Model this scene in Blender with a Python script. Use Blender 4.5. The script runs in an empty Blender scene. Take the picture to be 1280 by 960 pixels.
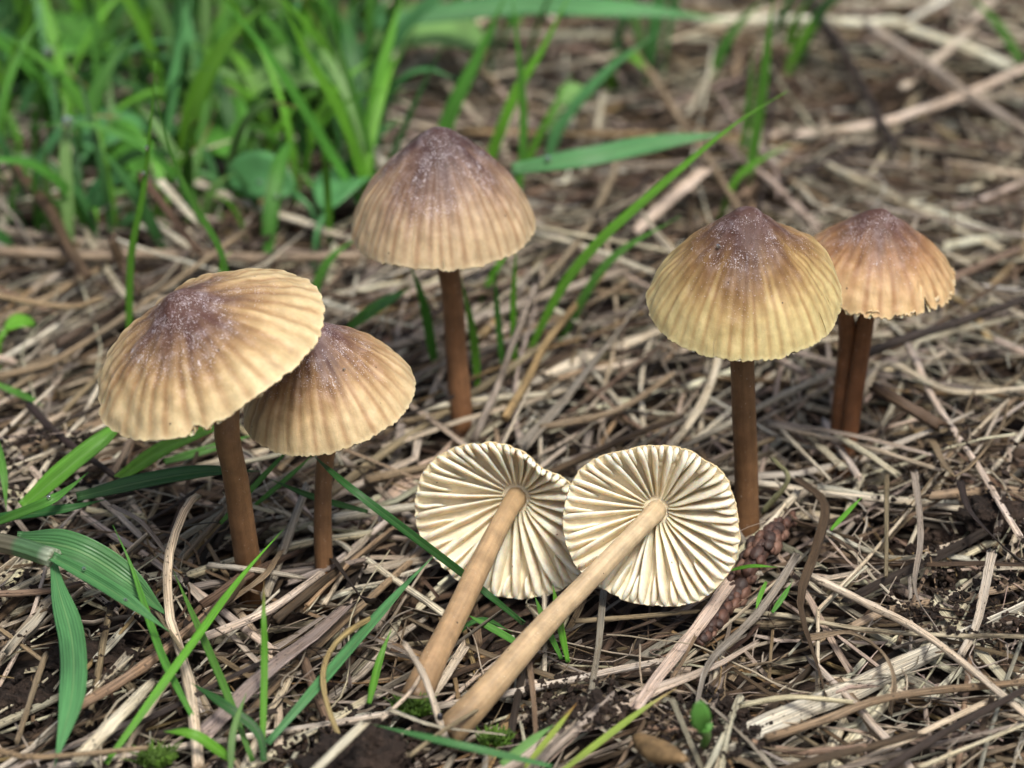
import bpy, math, random
import numpy as np
from mathutils import Vector, noise as mnoise

# ------------------------------------------------------------------ units: 1 unit = 1 cm
SC = bpy.context.scene
SC.unit_settings.system = 'METRIC'
SC.unit_settings.scale_length = 0.01
R = math.radians
rng = np.random.default_rng(11)
random.seed(11)

# ------------------------------------------------------------------ camera
DIST, PITCH, LENS = 30.0, 30.0, 112.5
cam_d = bpy.data.cameras.new('camera'); cam = bpy.data.objects.new('camera', cam_d)
SC.collection.objects.link(cam); SC.camera = cam
CAM = np.array([0.0, -DIST*math.cos(R(PITCH)), DIST*math.sin(R(PITCH))])
cam.location = CAM
cam.rotation_euler = (R(90-PITCH), 0, 0)
cam_d.lens = LENS; cam_d.sensor_width = 36
cam_d.clip_start = 0.1; cam_d.clip_end = 5000
cam_d.dof.use_dof = True
cam_d.dof.focus_distance = 26.6
cam_d.dof.aperture_fstop = LENS*1e-3/0.37        # a lens opening about 4 mm wide

# ------------------------------------------------------------------ world, sun, exposure
w = bpy.data.worlds.new('World'); SC.world = w; w.use_nodes = True
nt = w.node_tree; bg = nt.nodes['Background']
sky = nt.nodes.new('ShaderNodeTexSky'); sky.sky_type = 'NISHITA'; sky.sun_disc = False
SUN_EL, SUN_AZ = 64, 150      # azimuth: clockwise from +Y
sky.sun_elevation = R(SUN_EL); sky.sun_rotation = R(SUN_AZ)
sky.air_density = 1.0; sky.dust_density = 6.0; sky.ozone_density = 1.0
nt.links.new(sky.outputs[0], bg.inputs[0]); bg.inputs[1].default_value = 0.06
sd = bpy.data.lights.new('sun', 'SUN'); sun = bpy.data.objects.new('sun', sd); SC.collection.objects.link(sun)
sd.energy = 1.5; sd.angle = R(12); sd.color = (1.0, 0.96, 0.9)
sdir = Vector((math.sin(R(SUN_AZ))*math.cos(R(SUN_EL)), math.cos(R(SUN_AZ))*math.cos(R(SUN_EL)), math.sin(R(SUN_EL))))
sun.rotation_euler = sdir.to_track_quat('Z', 'Y').to_euler()
sun.location = sdir*60
SC.view_settings.view_transform = 'Standard'; SC.view_settings.look = 'None'
SC.view_settings.gamma = 1.0; SC.view_settings.exposure = 1.22
SC.render.engine = 'CYCLES'
SC.cycles.use_denoising = True
SC.cycles.max_bounces = 6; SC.cycles.diffuse_bounces = 3; SC.cycles.glossy_bounces = 2
SC.cycles.transmission_bounces = 6; SC.cycles.transparent_max_bounces = 8
SC.cycles.caustics_reflective = False; SC.cycles.caustics_refractive = False

# ------------------------------------------------------------------ view geometry helpers (pixels of the 1280x960 photograph)
CP, SP = math.cos(R(PITCH)), math.sin(R(PITCH))
FW = np.array([0, CP, -SP]); RT = np.array([1.0, 0, 0]); UP = np.array([0, SP, CP])
KPX = 36.0/LENS/1280.0
def ray(px, py): return FW + RT*(px-640)*KPX - UP*(py-480)*KPX
def C(px, py, d): return CAM + ray(px, py)*d                      # at a distance along the view axis
def G(px, py, z=0.0):                                             # on the level z
    r = ray(px, py); return CAM + r*((z-CAM[2])/r[2])
def CY(px, py, Y):                                                # at world Y
    r = ray(px, py); return CAM + r*((Y-CAM[1])/r[1])
def camdir(x, y, z): v = RT*x + UP*y - FW*z; return v/np.linalg.norm(v)
def proj(P):
    q = np.asarray(P)-CAM; d = q@FW
    return 640+(q@RT)/d/KPX, 480-(q@UP)/d/KPX, d
def nz(x, y, z=0.0): return mnoise.noise(Vector((x, y, z)))
def unit(v): return v/(np.linalg.norm(v, axis=-1, keepdims=True)+1e-12)
def smooth(a, b, x): t = np.clip((x-a)/(b-a), 0, 1); return t*t*(3-2*t)
def resample(pts, n):
    """Catmull-Rom through the points, n evenly spaced samples"""
    p = np.asarray(pts, float)
    if len(p) == 2:
        t = np.linspace(0, 1, n)[:, None]; return p[0]*(1-t)+p[1]*t
    q = np.vstack([2*p[0]-p[1], p, 2*p[-1]-p[-2]]); out = []
    for i in range(1, len(q)-2):
        t = np.linspace(0, 1, 16, endpoint=False)[:, None]
        a, b, c, d = q[i-1], q[i], q[i+1], q[i+2]
        out.append(.5*((2*b)+(-a+c)*t+(2*a-5*b+4*c-d)*t**2+(-a+3*b-3*c+d)*t**3))
    out = np.vstack(out+[p[-1:]])
    s = np.concatenate([[0], np.cumsum(np.linalg.norm(np.diff(out, axis=0), axis=1))])
    u = np.linspace(0, s[-1], n)
    return np.stack([np.interp(u, s, out[:, k]) for k in range(out.shape[1])], 1)

# ------------------------------------------------------------------ node helpers
def newmat(name):
    m = bpy.data.materials.new(name); m.use_nodes = True
    n = m.node_tree.nodes; l = m.node_tree.links
    return m, n, l, n['Principled BSDF'], n['Material Output']
def N(n, typ, **kw):
    o = n.new(typ)
    for k, v in kw.items(): setattr(o, k, v)
    return o
def mathn(n, l, op, a, b=None, c=None, clamp=False):
    o = n.new('ShaderNodeMath'); o.operation = op; o.use_clamp = clamp
    for i, v in enumerate((a, b, c)):
        if v is None: continue
        if isinstance(v, (int, float)): o.inputs[i].default_value = v
        else: l.new(v, o.inputs[i])
    return o.outputs[0]
def ramp(n, l, f, lo, hi, a=0.0, b=1.0):
    o = n.new('ShaderNodeMapRange'); o.interpolation_type = 'SMOOTHSTEP'
    l.new(f, o.inputs[0]); o.inputs[1].default_value = lo; o.inputs[2].default_value = hi
    o.inputs[3].default_value = a; o.inputs[4].default_value = b
    return o.outputs[0]
def mixc(n, l, f, a, b, mode='MIX'):
    o = n.new('ShaderNodeMix'); o.data_type = 'RGBA'; o.blend_type = mode
    for s, v in ((o.inputs[0], f), (o.inputs[6], a), (o.inputs[7], b)):
        if isinstance(v, (int, float)): s.default_value = v
        elif isinstance(v, tuple): s.default_value = (*v, 1)
        else: l.new(v, s)
    return o.outputs[2]
def noise_tex(n, l, vec, scale, detail=3, rough=.55):
    o = n.new('ShaderNodeTexNoise'); o.inputs['Scale'].default_value = scale
    o.inputs['Detail'].default_value = detail; o.inputs['Roughness'].default_value = rough
    if vec is not None: l.new(vec, o.inputs['Vector'])
    return o.outputs['Fac']
def vscale(n, l, vec, s):
    o = n.new('ShaderNodeVectorMath'); o.operation = 'MULTIPLY'; l.new(vec, o.inputs[0]); o.inputs[1].default_value = s
    return o.outputs[0]
def bump(n, l, h, bsdf, strength, dist):
    o = n.new('ShaderNodeBump'); o.inputs['Strength'].default_value = strength; o.inputs['Distance'].default_value = dist
    l.new(h, o.inputs['Height']); l.new(o.outputs[0], bsdf.inputs['Normal']); return o
def attr(n, name): o = n.new('ShaderNodeAttribute'); o.attribute_name = name; return o

# ---- straw: tint attribute (alpha = how weathered), fibres along the piece
def make_straw_mat():
    m, n, l, b, out = newmat('dry_straw')
    a = attr(n, 'tint'); uv = N(n, 'ShaderNodeUVMap').outputs[0]
    fib = noise_tex(n, l, vscale(n, l, uv, (1.6, 17, 1)), 1.0, 4, .65)
    fib2 = noise_tex(n, l, vscale(n, l, uv, (0.9, 42, 1)), 1.0, 2, .6)
    blot = noise_tex(n, l, vscale(n, l, uv, (2.2, 1.6, 1)), 1.0, 5, .7)
    spk = noise_tex(n, l, vscale(n, l, uv, (20, 6, 1)), 1.0, 2, .5)
    f = mathn(n, l, 'ADD', mathn(n, l, 'MULTIPLY', fib, .65), mathn(n, l, 'MULTIPLY', fib2, .35))
    bright = ramp(n, l, f, .35, .64, .26, 1.42)
    g = N(n, 'ShaderNodeCombineColor'); [l.new(bright, g.inputs[i]) for i in range(3)]
    col = mixc(n, l, 1.0, a.outputs['Color'], g.outputs[0], 'MULTIPLY')
    # warm/cool drift
    col = mixc(n, l, ramp(n, l, blot, .35, .65, 0, .45), col, mixc(n, l, 1.0, col, (.82, .68, .50), 'MULTIPLY'))
    age = a.outputs['Alpha']
    th = mathn(n, l, 'SUBTRACT', .74, mathn(n, l, 'MULTIPLY', age, .28))
    dk = mathn(n, l, 'MULTIPLY', mathn(n, l, 'SUBTRACT', mathn(n, l, 'ADD', mathn(n, l, 'MULTIPLY', blot, .62), mathn(n, l, 'MULTIPLY', fib, .38)), th), 9, clamp=True)
    sp = mathn(n, l, 'MULTIPLY', ramp(n, l, spk, .615, .655), ramp(n, l, blot, .42, .56), clamp=True)
    dk = mathn(n, l, 'MAXIMUM', dk, sp)
    col = mixc(n, l, mathn(n, l, 'MULTIPLY', dk, .86), col, (.020, .016, .013))
    l.new(col, b.inputs['Base Color']); b.inputs['Roughness'].default_value = .58
    b.inputs['Specular IOR Level'].default_value = .38
    bump(n, l, f, b, 1.0, .025)
    return m
def make_grass_mat():
    m, n, l, b, out = newmat('green_blade')
    a = attr(n, 'tint'); uv = N(n, 'ShaderNodeUVMap').outputs[0]
    sep = N(n, 'ShaderNodeSeparateXYZ'); l.new(uv, sep.inputs[0])
    vein = mathn(n, l, 'SINE', mathn(n, l, 'MULTIPLY', sep.outputs[1], 6.283*9))
    pat = noise_tex(n, l, vscale(n, l, uv, (1.2, 2.5, 1)), 1.0, 3, .6)
    fine = noise_tex(n, l, vscale(n, l, uv, (6, 60, 1)), 1.0, 2, .5)
    v2 = mathn(n, l, 'ADD', mathn(n, l, 'MULTIPLY', vein, .10), mathn(n, l, 'MULTIPLY', fine, .22))
    br = mathn(n, l, 'ADD', v2, ramp(n, l, pat, .3, .7, .68, 1.12))
    g = N(n, 'ShaderNodeCombineColor'); [l.new(br, g.inputs[i]) for i in range(3)]
    col = mixc(n, l, 1.0, a.outputs['Color'], g.outputs[0], 'MULTIPLY')
    mid = ramp(n, l, mathn(n, l, 'ABSOLUTE', mathn(n, l, 'SUBTRACT', sep.outputs[1], .5)), .02, .05, .30, 0)
    col = mixc(n, l, mid, col, (.22, .34, .14))
    l.new(col, b.inputs['Base Color']); b.inputs['Roughness'].default_value = .42
    b.inputs['Specular IOR Level'].default_value = .45
    bp = bump(n, l, vein, b, .35, .012)
    tr = N(n, 'ShaderNodeBsdfTranslucent'); l.new(mixc(n, l, 1.0, col, (1.5, 1.6, .6), 'MULTIPLY'), tr.inputs[0])
    ms = N(n, 'ShaderNodeMixShader'); ms.inputs[0].default_value = .28
    l.new(b.outputs[0], ms.inputs[1]); l.new(tr.outputs[0], ms.inputs[2]); l.new(ms.outputs[0], out.inputs[0])
    return m
def make_cap_mat():
    m, n, l, b, out = newmat('mushroom_cap')
    a = attr(n, 'tint'); co = N(n, 'ShaderNodeTexCoord').outputs['Object']
    uv = N(n, 'ShaderNodeUVMap').outputs[0]
    mot = noise_tex(n, l, co, 9, 5, .65)
    rad = noise_tex(n, l, vscale(n, l, uv, (95, 5, 1)), 1.0, 3, .6)
    k = mathn(n, l, 'ADD', mathn(n, l, 'MULTIPLY', ramp(n, l, mot, .3, .7, .78, 1.2), .6), mathn(n, l, 'MULTIPLY', ramp(n, l, rad, .3, .7, .84, 1.16), .4))
    g = N(n, 'ShaderNodeCombineColor'); [l.new(k, g.inputs[i]) for i in range(3)]
    col = mixc(n, l, 1.0, a.outputs['Color'], g.outputs[0], 'MULTIPLY')
    # powdery white specks, density from the alpha
    p1 = noise_tex(n, l, co, 92, 1, .5); p2 = noise_tex(n, l, co, 5, 3, .6); p3 = noise_tex(n, l, vscale(n, l, uv, (150, 16, 1)), 1.0, 2, .5)
    dens = mathn(n, l, 'MULTIPLY', a.outputs['Alpha'], ramp(n, l, p2, .32, .68, .62, 1.15))
    th = mathn(n, l, 'SUBTRACT', .82, mathn(n, l, 'MULTIPLY', dens, .20))
    mx = mathn(n, l, 'MAXIMUM', p1, mathn(n, l, 'MULTIPLY', p3, .97))
    s = mathn(n, l, 'MULTIPLY', mathn(n, l, 'SUBTRACT', mx, th), 16, clamp=True)
    dust = mathn(n, l, 'MULTIPLY', mathn(n, l, 'MULTIPLY', dens, .14), ramp(n, l, mot, .46, .74))
    s = mathn(n, l, 'MAXIMUM', mathn(n, l, 'MULTIPLY', s, .62), dust)
    col = mixc(n, l, s, col, (.74, .70, .74))
    # few dark grains
    vo = N(n, 'ShaderNodeTexVoronoi'); vo.inputs['Scale'].default_value = 5.5; l.new(co, vo.inputs['Vector'])
    col = mixc(n, l, ramp(n, l, vo.outputs['Distance'], .045, .06, .85, 0), col, (.03, .02, .015))
    l.new(col, b.inputs['Base Color']); b.inputs['Roughness'].default_value = .5
    b.inputs['Specular IOR Level'].default_value = .35
    b.inputs['Subsurface Weight'].default_value = .25; b.inputs['Subsurface Radius'].default_value = (1, .55, .25)
    b.inputs['Subsurface Scale'].default_value = .05
    h = mathn(n, l, 'ADD', mathn(n, l, 'MULTIPLY', rad, .6), mathn(n, l, 'ADD', mathn(n, l, 'MULTIPLY', s, .5), mathn(n, l, 'MULTIPLY', p1, .3)))
    bump(n, l, h, b, .45, .02)
    return m
def make_flesh_mat(name, rough, fibre, speck, sss, fc=.12):
    m, n, l, b, out = newmat(name)
    a = attr(n, 'tint'); uv = N(n, 'ShaderNodeUVMap').outputs[0]; co = N(n, 'ShaderNodeTexCoord').outputs['Object']
    f = noise_tex(n, l, vscale(n, l, uv, (1.5, fibre, 1)), 1.0, 3, .6)
    mot = noise_tex(n, l, co, 7, 4, .6)
    k = mathn(n, l, 'MULTIPLY', ramp(n, l, f, .3, .7, 1-fc, 1+fc*.8), ramp(n, l, mot, .3, .7, .82, 1.15))
    g = N(n, 'ShaderNodeCombineColor'); [l.new(k, g.inputs[i]) for i in range(3)]
    col = mixc(n, l, 1.0, a.outputs['Color'], g.outputs[0], 'MULTIPLY')
    p = noise_tex(n, l, co, 55, 2, .5)
    col = mixc(n, l, ramp(n, l, p, .70, .76, 0, speck), col, (.72, .66, .55))
    vo = N(n, 'ShaderNodeTexVoronoi'); vo.inputs['Scale'].default_value = 6.5; l.new(co, vo.inputs['Vector'])
    col = mixc(n, l, ramp(n, l, vo.outputs['Distance'], .05, .075, .8, 0), col, (.05, .03, .02))
    l.new(col, b.inputs['Base Color']); b.inputs['Roughness'].default_value = rough
    b.inputs['Specular IOR Level'].default_value = .35
    b.inputs['Subsurface Weight'].default_value = sss; b.inputs['Subsurface Radius'].default_value = (1, .6, .3)
    b.inputs['Subsurface Scale'].default_value = .10
    bump(n, l, mathn(n, l, 'ADD', f, p), b, .3, .012)
    return m
def make_soil_mat():
    m, n, l, b, out = newmat('dark_soil')
    co = N(n, 'ShaderNodeTexCoord').outputs['Object']
    a = noise_tex(n, l, co, 3.0, 6, .7); c = noise_tex(n, l, co, 22, 4, .65)
    col = mixc(n, l, ramp(n, l, a, .35, .65), (.010, .007, .005), (.042, .027, .019))
    col = mixc(n, l, ramp(n, l, c, .56, .70, 0, .5), col, (.11, .075, .055))
    l.new(col, b.inputs['Base Color']); b.inputs['Roughness'].default_value = .75
    b.inputs['Specular IOR Level'].default_value = .3
    bump(n, l, mathn(n, l, 'ADD', mathn(n, l, 'MULTIPLY', a, 1.5), c), b, .9, .06)
    return m
def make_tint_mat(name, rough, nscale, lo, hi, transl=0.0, spec=.4):
    m, n, l, b, out = newmat(name)
    a = attr(n, 'tint'); co = N(n, 'ShaderNodeTexCoord').outputs['Object']
    f = noise_tex(n, l, co, nscale, 4, .6)
    k = ramp(n, l, f, .3, .7, lo, hi)
    g = N(n, 'ShaderNodeCombineColor'); [l.new(k, g.inputs[i]) for i in range(3)]
    col = mixc(n, l, 1.0, a.outputs['Color'], g.outputs[0], 'MULTIPLY')
    l.new(col, b.inputs['Base Color']); b.inputs['Roughness'].default_value = rough; b.inputs['Specular IOR Level'].default_value = spec
    bump(n, l, f, b, .4, .02)
    if transl:
        tr = N(n, 'ShaderNodeBsdfTranslucent'); l.new(mixc(n, l, 1.0, col, (1.4, 1.6, .7), 'MULTIPLY'), tr.inputs[0])
        ms = N(n, 'ShaderNodeMixShader'); ms.inputs[0].default_value = transl
        l.new(b.outputs[0], ms.inputs[1]); l.new(tr.outputs[0], ms.inputs[2]); l.new(ms.outputs[0], out.inputs[0])
    return m
def make_water_mat():
    m, n, l, b, out = newmat('dew_water')
    b.inputs['Base Color'].default_value = (.9, .93, .93, 1); b.inputs['Roughness'].default_value = .03
    b.inputs['IOR'].default_value = 1.33; b.inputs['Transmission Weight'].default_value = .95
    return m
M_STRAW = make_straw_mat(); M_GRASS = make_grass_mat(); M_CAP = make_cap_mat()
M_STEM = make_flesh_mat('mushroom_stem', .48, 16, .55, .25, .13)
M_GILL = make_flesh_mat('mushroom_gill', .55, 5, .1, .8)
M_SOIL = make_soil_mat()
M_LEAF = make_tint_mat('broad_leaf', .45, 2.5, .75, 1.2, .25)
M_MOSS = make_tint_mat('moss', .6, 8, .6, 1.3, .3)
M_SCALE = make_tint_mat('seed_scale', .6, 9, .55, 1.35)
M_WATER = make_water_mat()

# ------------------------------------------------------------------ mesh building
class MB:
    """collects lofted pieces into one mesh with per-loop UV and per-point tint"""
    def __init__(s): s.v = []; s.f = []; s.uv = []; s.t = []; s.n = 0; s.tris = []
    def grid(s, V, UV, tint, wrap, flip=False):
        """V: (n,m,3) rings; UV: (n, m(+1 when wrapped), 2); tint: (n,m,4) or broadcastable"""
        n, m = V.shape[:2]
        idx = np.arange(n*m).reshape(n, m)+s.n
        if wrap: idx = np.concatenate([idx, idx[:, :1]], 1)
        q = np.stack([idx[:-1, :-1], idx[:-1, 1:], idx[1:, 1:], idx[1:, :-1]], -1).reshape(-1, 4)
        u = np.stack([UV[:-1, :-1], UV[:-1, 1:], UV[1:, 1:], UV[1:, :-1]], 2).reshape(-1, 4, 2)
        if flip: q = q[:, ::-1]; u = u[:, ::-1]
        s.f.append(q); s.uv.append(u.reshape(-1, 2)); s.v.append(V.reshape(-1, 3))
        s.t.append(np.broadcast_to(tint, (n, m, 4)).reshape(-1, 4)); s.n += n*m
    def build(s, name, mat, smoothf=True):
        me = bpy.data.meshes.new(name)
        V = np.concatenate(s.v).astype(np.float32); F = np.concatenate(s.f).astype(np.int32)
        UV = np.concatenate(s.uv).astype(np.float32); T = np.concatenate(s.t).astype(np.float32)
        me.vertices.add(len(V)); me.vertices.foreach_set('co', V.ravel())
        me.loops.add(F.size); me.loops.foreach_set('vertex_index', F.ravel())
        me.polygons.add(len(F)); me.polygons.foreach_set('loop_start', np.arange(0, F.size, 4, dtype=np.int32))
        me.update(calc_edges=True)
        lay = me.uv_layers.new(name='UVMap'); lay.data.foreach_set('uv', UV.ravel())
        at = me.attributes.new('tint', 'FLOAT_COLOR', 'POINT'); at.data.foreach_set('color', T.ravel())
        me.polygons.foreach_set('use_smooth', np.full(len(F), smoothf)); me.materials.append(mat)
        me.validate(); me.update()
        return me
def link(name, data, parent=None, label=None, cat=None, group=None, kind=None):
    o = bpy.data.objects.new(name, data); SC.collection.objects.link(o); o.parent = parent
    for k, v in (('label', label), ('category', cat), ('group', group), ('kind', kind)):
        if v: o[k] = v
    return o
def frames(P, ref=None):
    T = unit(np.gradient(P, axis=0))
    if ref is None: ref = np.array([0, 0, 1.0]) if abs(unit(P[-1]-P[0])[2]) < .85 else np.array([0, -1.0, .3])
    B = unit(np.cross(T, ref)); Nn = np.cross(B, T)
    return T, B, Nn
def section(kind, m=8):
    if kind == 'tube':
        a = np.arange(m)/m*2*math.pi; return np.stack([np.cos(a), np.sin(a)], 1), np.linspace(0, 1, m+1)
    k = m//2                                      # closed thin blade: top side then underside, v runs across
    x = np.linspace(-1, 1, k); 
    top = np.stack([x, np.zeros(k)+.5], 1); bot = np.stack([x[::-1], np.zeros(k)-.5], 1)
    v = (x+1)/2
    return np.concatenate([top, bot]), np.concatenate([v, v[::-1], v[:1]])
def loft(mb, P, hw, ht, sec, sv, tint, twist=0.0, keel=0.0, ref=None, fray=0.0, u0=None, jitter=0.0):
    n, m = len(P), len(sec)
    T, B, Nn = frames(P, ref)
    tw = np.broadcast_to(twist, (n,)); c, s_ = np.cos(tw)[:, None], np.sin(tw)[:, None]
    B2 = B*c+Nn*s_; N2 = -B*s_+Nn*c
    x = sec[None, :, 0]*np.broadcast_to(hw, (n,))[:, None]
    y = sec[None, :, 1]*np.broadcast_to(ht, (n,))[:, None] + keel*np.abs(sec[None, :, 0])*np.broadcast_to(hw, (n,))[:, None]
    if jitter: x = x*(1+rng.normal(0, jitter, (n, m))); y = y*(1+rng.normal(0, jitter, (n, m)))
    V = P[:, None]+B2[:, None]*x[..., None]+N2[:, None]*y[..., None]
    if fray:
        V[0] -= T[0]*np.abs(rng.normal(0, fray, (m, 1))); V[-1] += T[-1]*np.abs(rng.normal(0, fray, (m, 1)))
    L = np.concatenate([[0], np.cumsum(np.linalg.norm(np.diff(P, axis=0), axis=1))])
    if u0 is None: u0 = rng.uniform(0, 200)
    UV = np.stack(np.broadcast_arrays((L+u0)[:, None], sv[None, :]), -1)
    t = np.asarray(tint, float)
    if t.ndim == 1: t = t[None, None]
    else: t = t[:, None]
    # close the ends with a collapsed ring
    c0 = V[0].mean(0)+T[0]*np.mean(hw)*.15; c1 = V[-1].mean(0)-T[-1]*np.mean(hw)*.15
    V = np.concatenate([np.broadcast_to(c0, (1, m, 3)), V, np.broadcast_to(c1, (1, m, 3))])
    UV = np.concatenate([UV[:1], UV, UV[-1:]])
    t = np.broadcast_to(t, (n, 1, 4)); t = np.concatenate([t[:1]*np.array([.5, .45, .4, 1]), t, t[-1:]*np.array([.5, .45, .4, 1])])
    mb.grid(V, UV, t, True, flip=True)

# ------------------------------------------------------------------ the soil, its bumps and the litter height field
SOIL_PATCH = [(1215, 640, .8, .25), (90, 800, .9, .1), (440, 945, .55, .35), (1205, 760, .5, .15), (720, 880, .35, .25), (890, 915, .4, .1), (20, 600, .6, .1)]
PATCH = [(G(px, py)[:2], r, h) for px, py, r, h in SOIL_PATCH]
SOIL0 = -.50
def soil_h(x, y):
    z = SOIL0 + .16*nz(x*.55, y*.55, 3) + .09*nz(x*1.7, y*1.7, 8) + .05*nz(x*4.5, y*4.5, 1)
    for c, r, h in PATCH:
        d = math.hypot(x-c[0], y-c[1])/r
        if d < 2.2: z += (h+.22)*math.exp(-d*d*1.3)
    return z
def axis_coords(lo, hi, step, far):
    a = list(np.arange(lo, hi+1e-6, step)); s = step
    left, right = [lo], [hi]
    while right[-1] < far: s *= 1.35; right.append(right[-1]+s)
    s = step
    while left[-1] > -far: s *= 1.35; left.append(left[-1]-s)
    return np.array(left[:0:-1]+a+right[1:])
gx, gy = axis_coords(-7.5, 7.5, .11, 600), axis_coords(-8, 11, .11, 600)
Z = np.array([[soil_h(x, y) if abs(x) < 40 and abs(y) < 40 else SOIL0+2*nz(x*.02, y*.02) for x in gx] for y in gy])
mb = MB(); X, Y = np.meshgrid(gx, gy)
mb.grid(np.stack([X, Y, Z], -1), np.stack([X, Y], -1)*.1, np.array([.05, .03, .02, 1]), False)
link('ground', mb.build('ground', M_SOIL), kind='structure', label='dark brown soil under the straw litter')

# height field that the litter is dropped on
HX0, HY0, HS = -12.0, -10.0, .08
HNX, HNY = 300, 370
HX = HX0+np.arange(HNX)*HS; HY = HY0+np.arange(HNY)*HS
from_x = np.clip(np.searchsorted(gx, HX), 0, len(gx)-1); from_y = np.clip(np.searchsorted(gy, HY), 0, len(gy)-1)
HF = Z[np.ix_(from_y, from_x)].copy()
def hidx(x, y):
    return np.clip(((y-HY0)/HS).round().astype(int), 0, HNY-1), np.clip(((x-HX0)/HS).round().astype(int), 0, HNX-1)

# ------------------------------------------------------------------ mushrooms: where each stands (needed to keep litter out of them)
def S0(px, py): return G(px, py, 0.0)
MASKS = []   # (kind, data, depth) image-space regions that loose litter must not cross in front of
def seg_mask(p0, p1, w0, w1, d0, d1): MASKS.append(('seg', (p0, p1, w0, w1, d0, d1)))
def ell_mask(c, a, b, ang, d): MASKS.append(('ell', (c, a, b, R(ang), d)))
def masked(px, py, d):
    bad = np.zeros(len(px), bool)
    for k, m in MASKS:
        if k == 'ell':
            c, a, b, an, dd = m
            x, y = px-c[0], py-c[1]; u = x*math.cos(an)+y*math.sin(an); v = -x*math.sin(an)+y*math.cos(an)
            bad |= ((u/a)**2+(v/b)**2 < 1) & (d < dd)
        else:
            p0, p1, w0, w1, d0, d1 = m
            dx, dy = p1[0]-p0[0], p1[1]-p0[1]; L2 = dx*dx+dy*dy
            t = np.clip(((px-p0[0])*dx+(py-p0[1])*dy)/L2, 0, 1)
            e = np.hypot(px-p0[0]-t*dx, py-p0[1]-t*dy)
            bad |= (e < w0+(w1-w0)*t) & (d < d0+(d1-d0)*t)
    return bad
def gdepth(px, py, z=0.0): return (G(px, py, z)-CAM)@FW

F1J = C(640, 627, 27.35); F2J = C(818, 641, 26.7)
F1B = G(516, 880, -.02); F2B = G(556, 920, -.02)
ell_mask((625, 648), 116, 104, 0, 27.5); ell_mask((815, 656), 116, 108, 0, 27.3)
seg_mask((640, 627), (530, 850), 26, 30, 27.2, (F1B-CAM)@FW+.25); seg_mask((818, 641), (575, 893), 26, 34, 27.0, (F2B-CAM)@FW+.25)
# stems of the standing ones: keep clear down to just above the litter
for a, b, w_ in (((280, 530), (314, 668), 20), ((405, 560), (405, 680), 15), ((566, 335), (580, 482), 18), ((930, 445), (938, 625), 18), ((1078, 385), (1052, 515), 26)):
    seg_mask(a, b, w_, w_, gdepth(*b)+.4, gdepth(*b)+.25)
ell_mask((262, 440), 150, 105, -20, 27); ell_mask((412, 485), 108, 85, -12, 27.6); ell_mask((555, 250), 115, 92, 0, 29); ell_mask((930, 360), 120, 95, 0, 28); ell_mask((1098, 325), 98, 70, 0, 29)
STEM_BASES = [G(316, 690), G(405, 692), G(580, 492), G(939, 638), G(1052, 528)]

# ------------------------------------------------------------------ straw palette (dry, weathered grass, with browns and darks lowered for contrast)
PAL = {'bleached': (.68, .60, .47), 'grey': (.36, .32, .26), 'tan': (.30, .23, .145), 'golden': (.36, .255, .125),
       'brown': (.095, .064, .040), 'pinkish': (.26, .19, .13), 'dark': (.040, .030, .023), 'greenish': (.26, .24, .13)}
def tint_of(name, age, var=.12):
    c = np.array(PAL[name])*(1+rng.normal(0, var)); return np.array([*np.clip(c*(1+rng.normal(0, .04, 3)), .01, .7), age])

TUBE8, VT8 = section('tube', 8); TUBE5, VT5 = section('tube', 5); RIB8, VR8 = section('rib', 8); RIB6, VR6 = section('rib', 6)
RIB10, VR10 = section('rib', 10)

def kinked(n, L, ang, bend, kink):
    """planar path of length L through 0 at its middle, with gentle bend and a possible kink"""
    s = np.linspace(-.5, .5, n); th = ang+bend*s + bend*.7*np.sin(s*5+rng.uniform(0, 6))
    if kink: th = th + np.where(s > rng.uniform(-.3, .3), kink, 0)
    d = np.stack([np.cos(th), np.sin(th)], 1)*L/(n-1)
    p = np.concatenate([[[0, 0]], np.cumsum(d[:-1], axis=0)]); return p-p[n//2]

def upper_rest(s, h):
    """resting line of a stiff stick on heights h along s: the upper-hull edge under its middle"""
    hull = []
    for p in zip(s, h):
        while len(hull) >= 2 and (hull[-1][0]-hull[-2][0])*(p[1]-hull[-2][1]) >= (hull[-1][1]-hull[-2][1])*(p[0]-hull[-2][0]): hull.pop()
        hull.append(p)
    mid = s[len(s)//2]
    for a, b in zip(hull, hull[1:]):
        if a[0] <= mid <= b[0]:
            k = (b[1]-a[1])/(b[0]-a[0]); return a[1]+k*(s-a[0])
    return np.full(len(s), max(h))

STRAWS = []
def drop(cx, cy, L, ang, hw, ht, sag, n, bend, kink):
    p = kinked(n, L, ang, bend, kink)+np.array([cx, cy])
    iy, ix = hidx(p[:, 0], p[:, 1]); h = HF[iy, ix]
    s = np.linspace(0, L, n); line = upper_rest(s, h)
    hs = np.convolve(np.pad(h, 2, mode='edge'), np.ones(5)/5, 'valid')
    z = line*(1-sag)+hs*sag+ht*.8
    return np.column_stack([p, z])
def settle(P, hw, ht):
    L = np.linalg.norm(P[-1]-P[0]); k = max(int(L/.05), 4)
    q = resample(P, k) if len(P) < k else P
    T = unit(np.gradient(q[:, :2], axis=0)); side = np.stack([-T[:, 1], T[:, 0]], 1)
    for o in (-.8, 0, .8):
        iy, ix = hidx(q[:, 0]+side[:, 0]*o*hw, q[:, 1]+side[:, 1]*o*hw)
        HF[iy, ix] = np.maximum(HF[iy, ix], np.minimum(q[:, 2]+ht*.5, HF[iy, ix]+.12))

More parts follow.
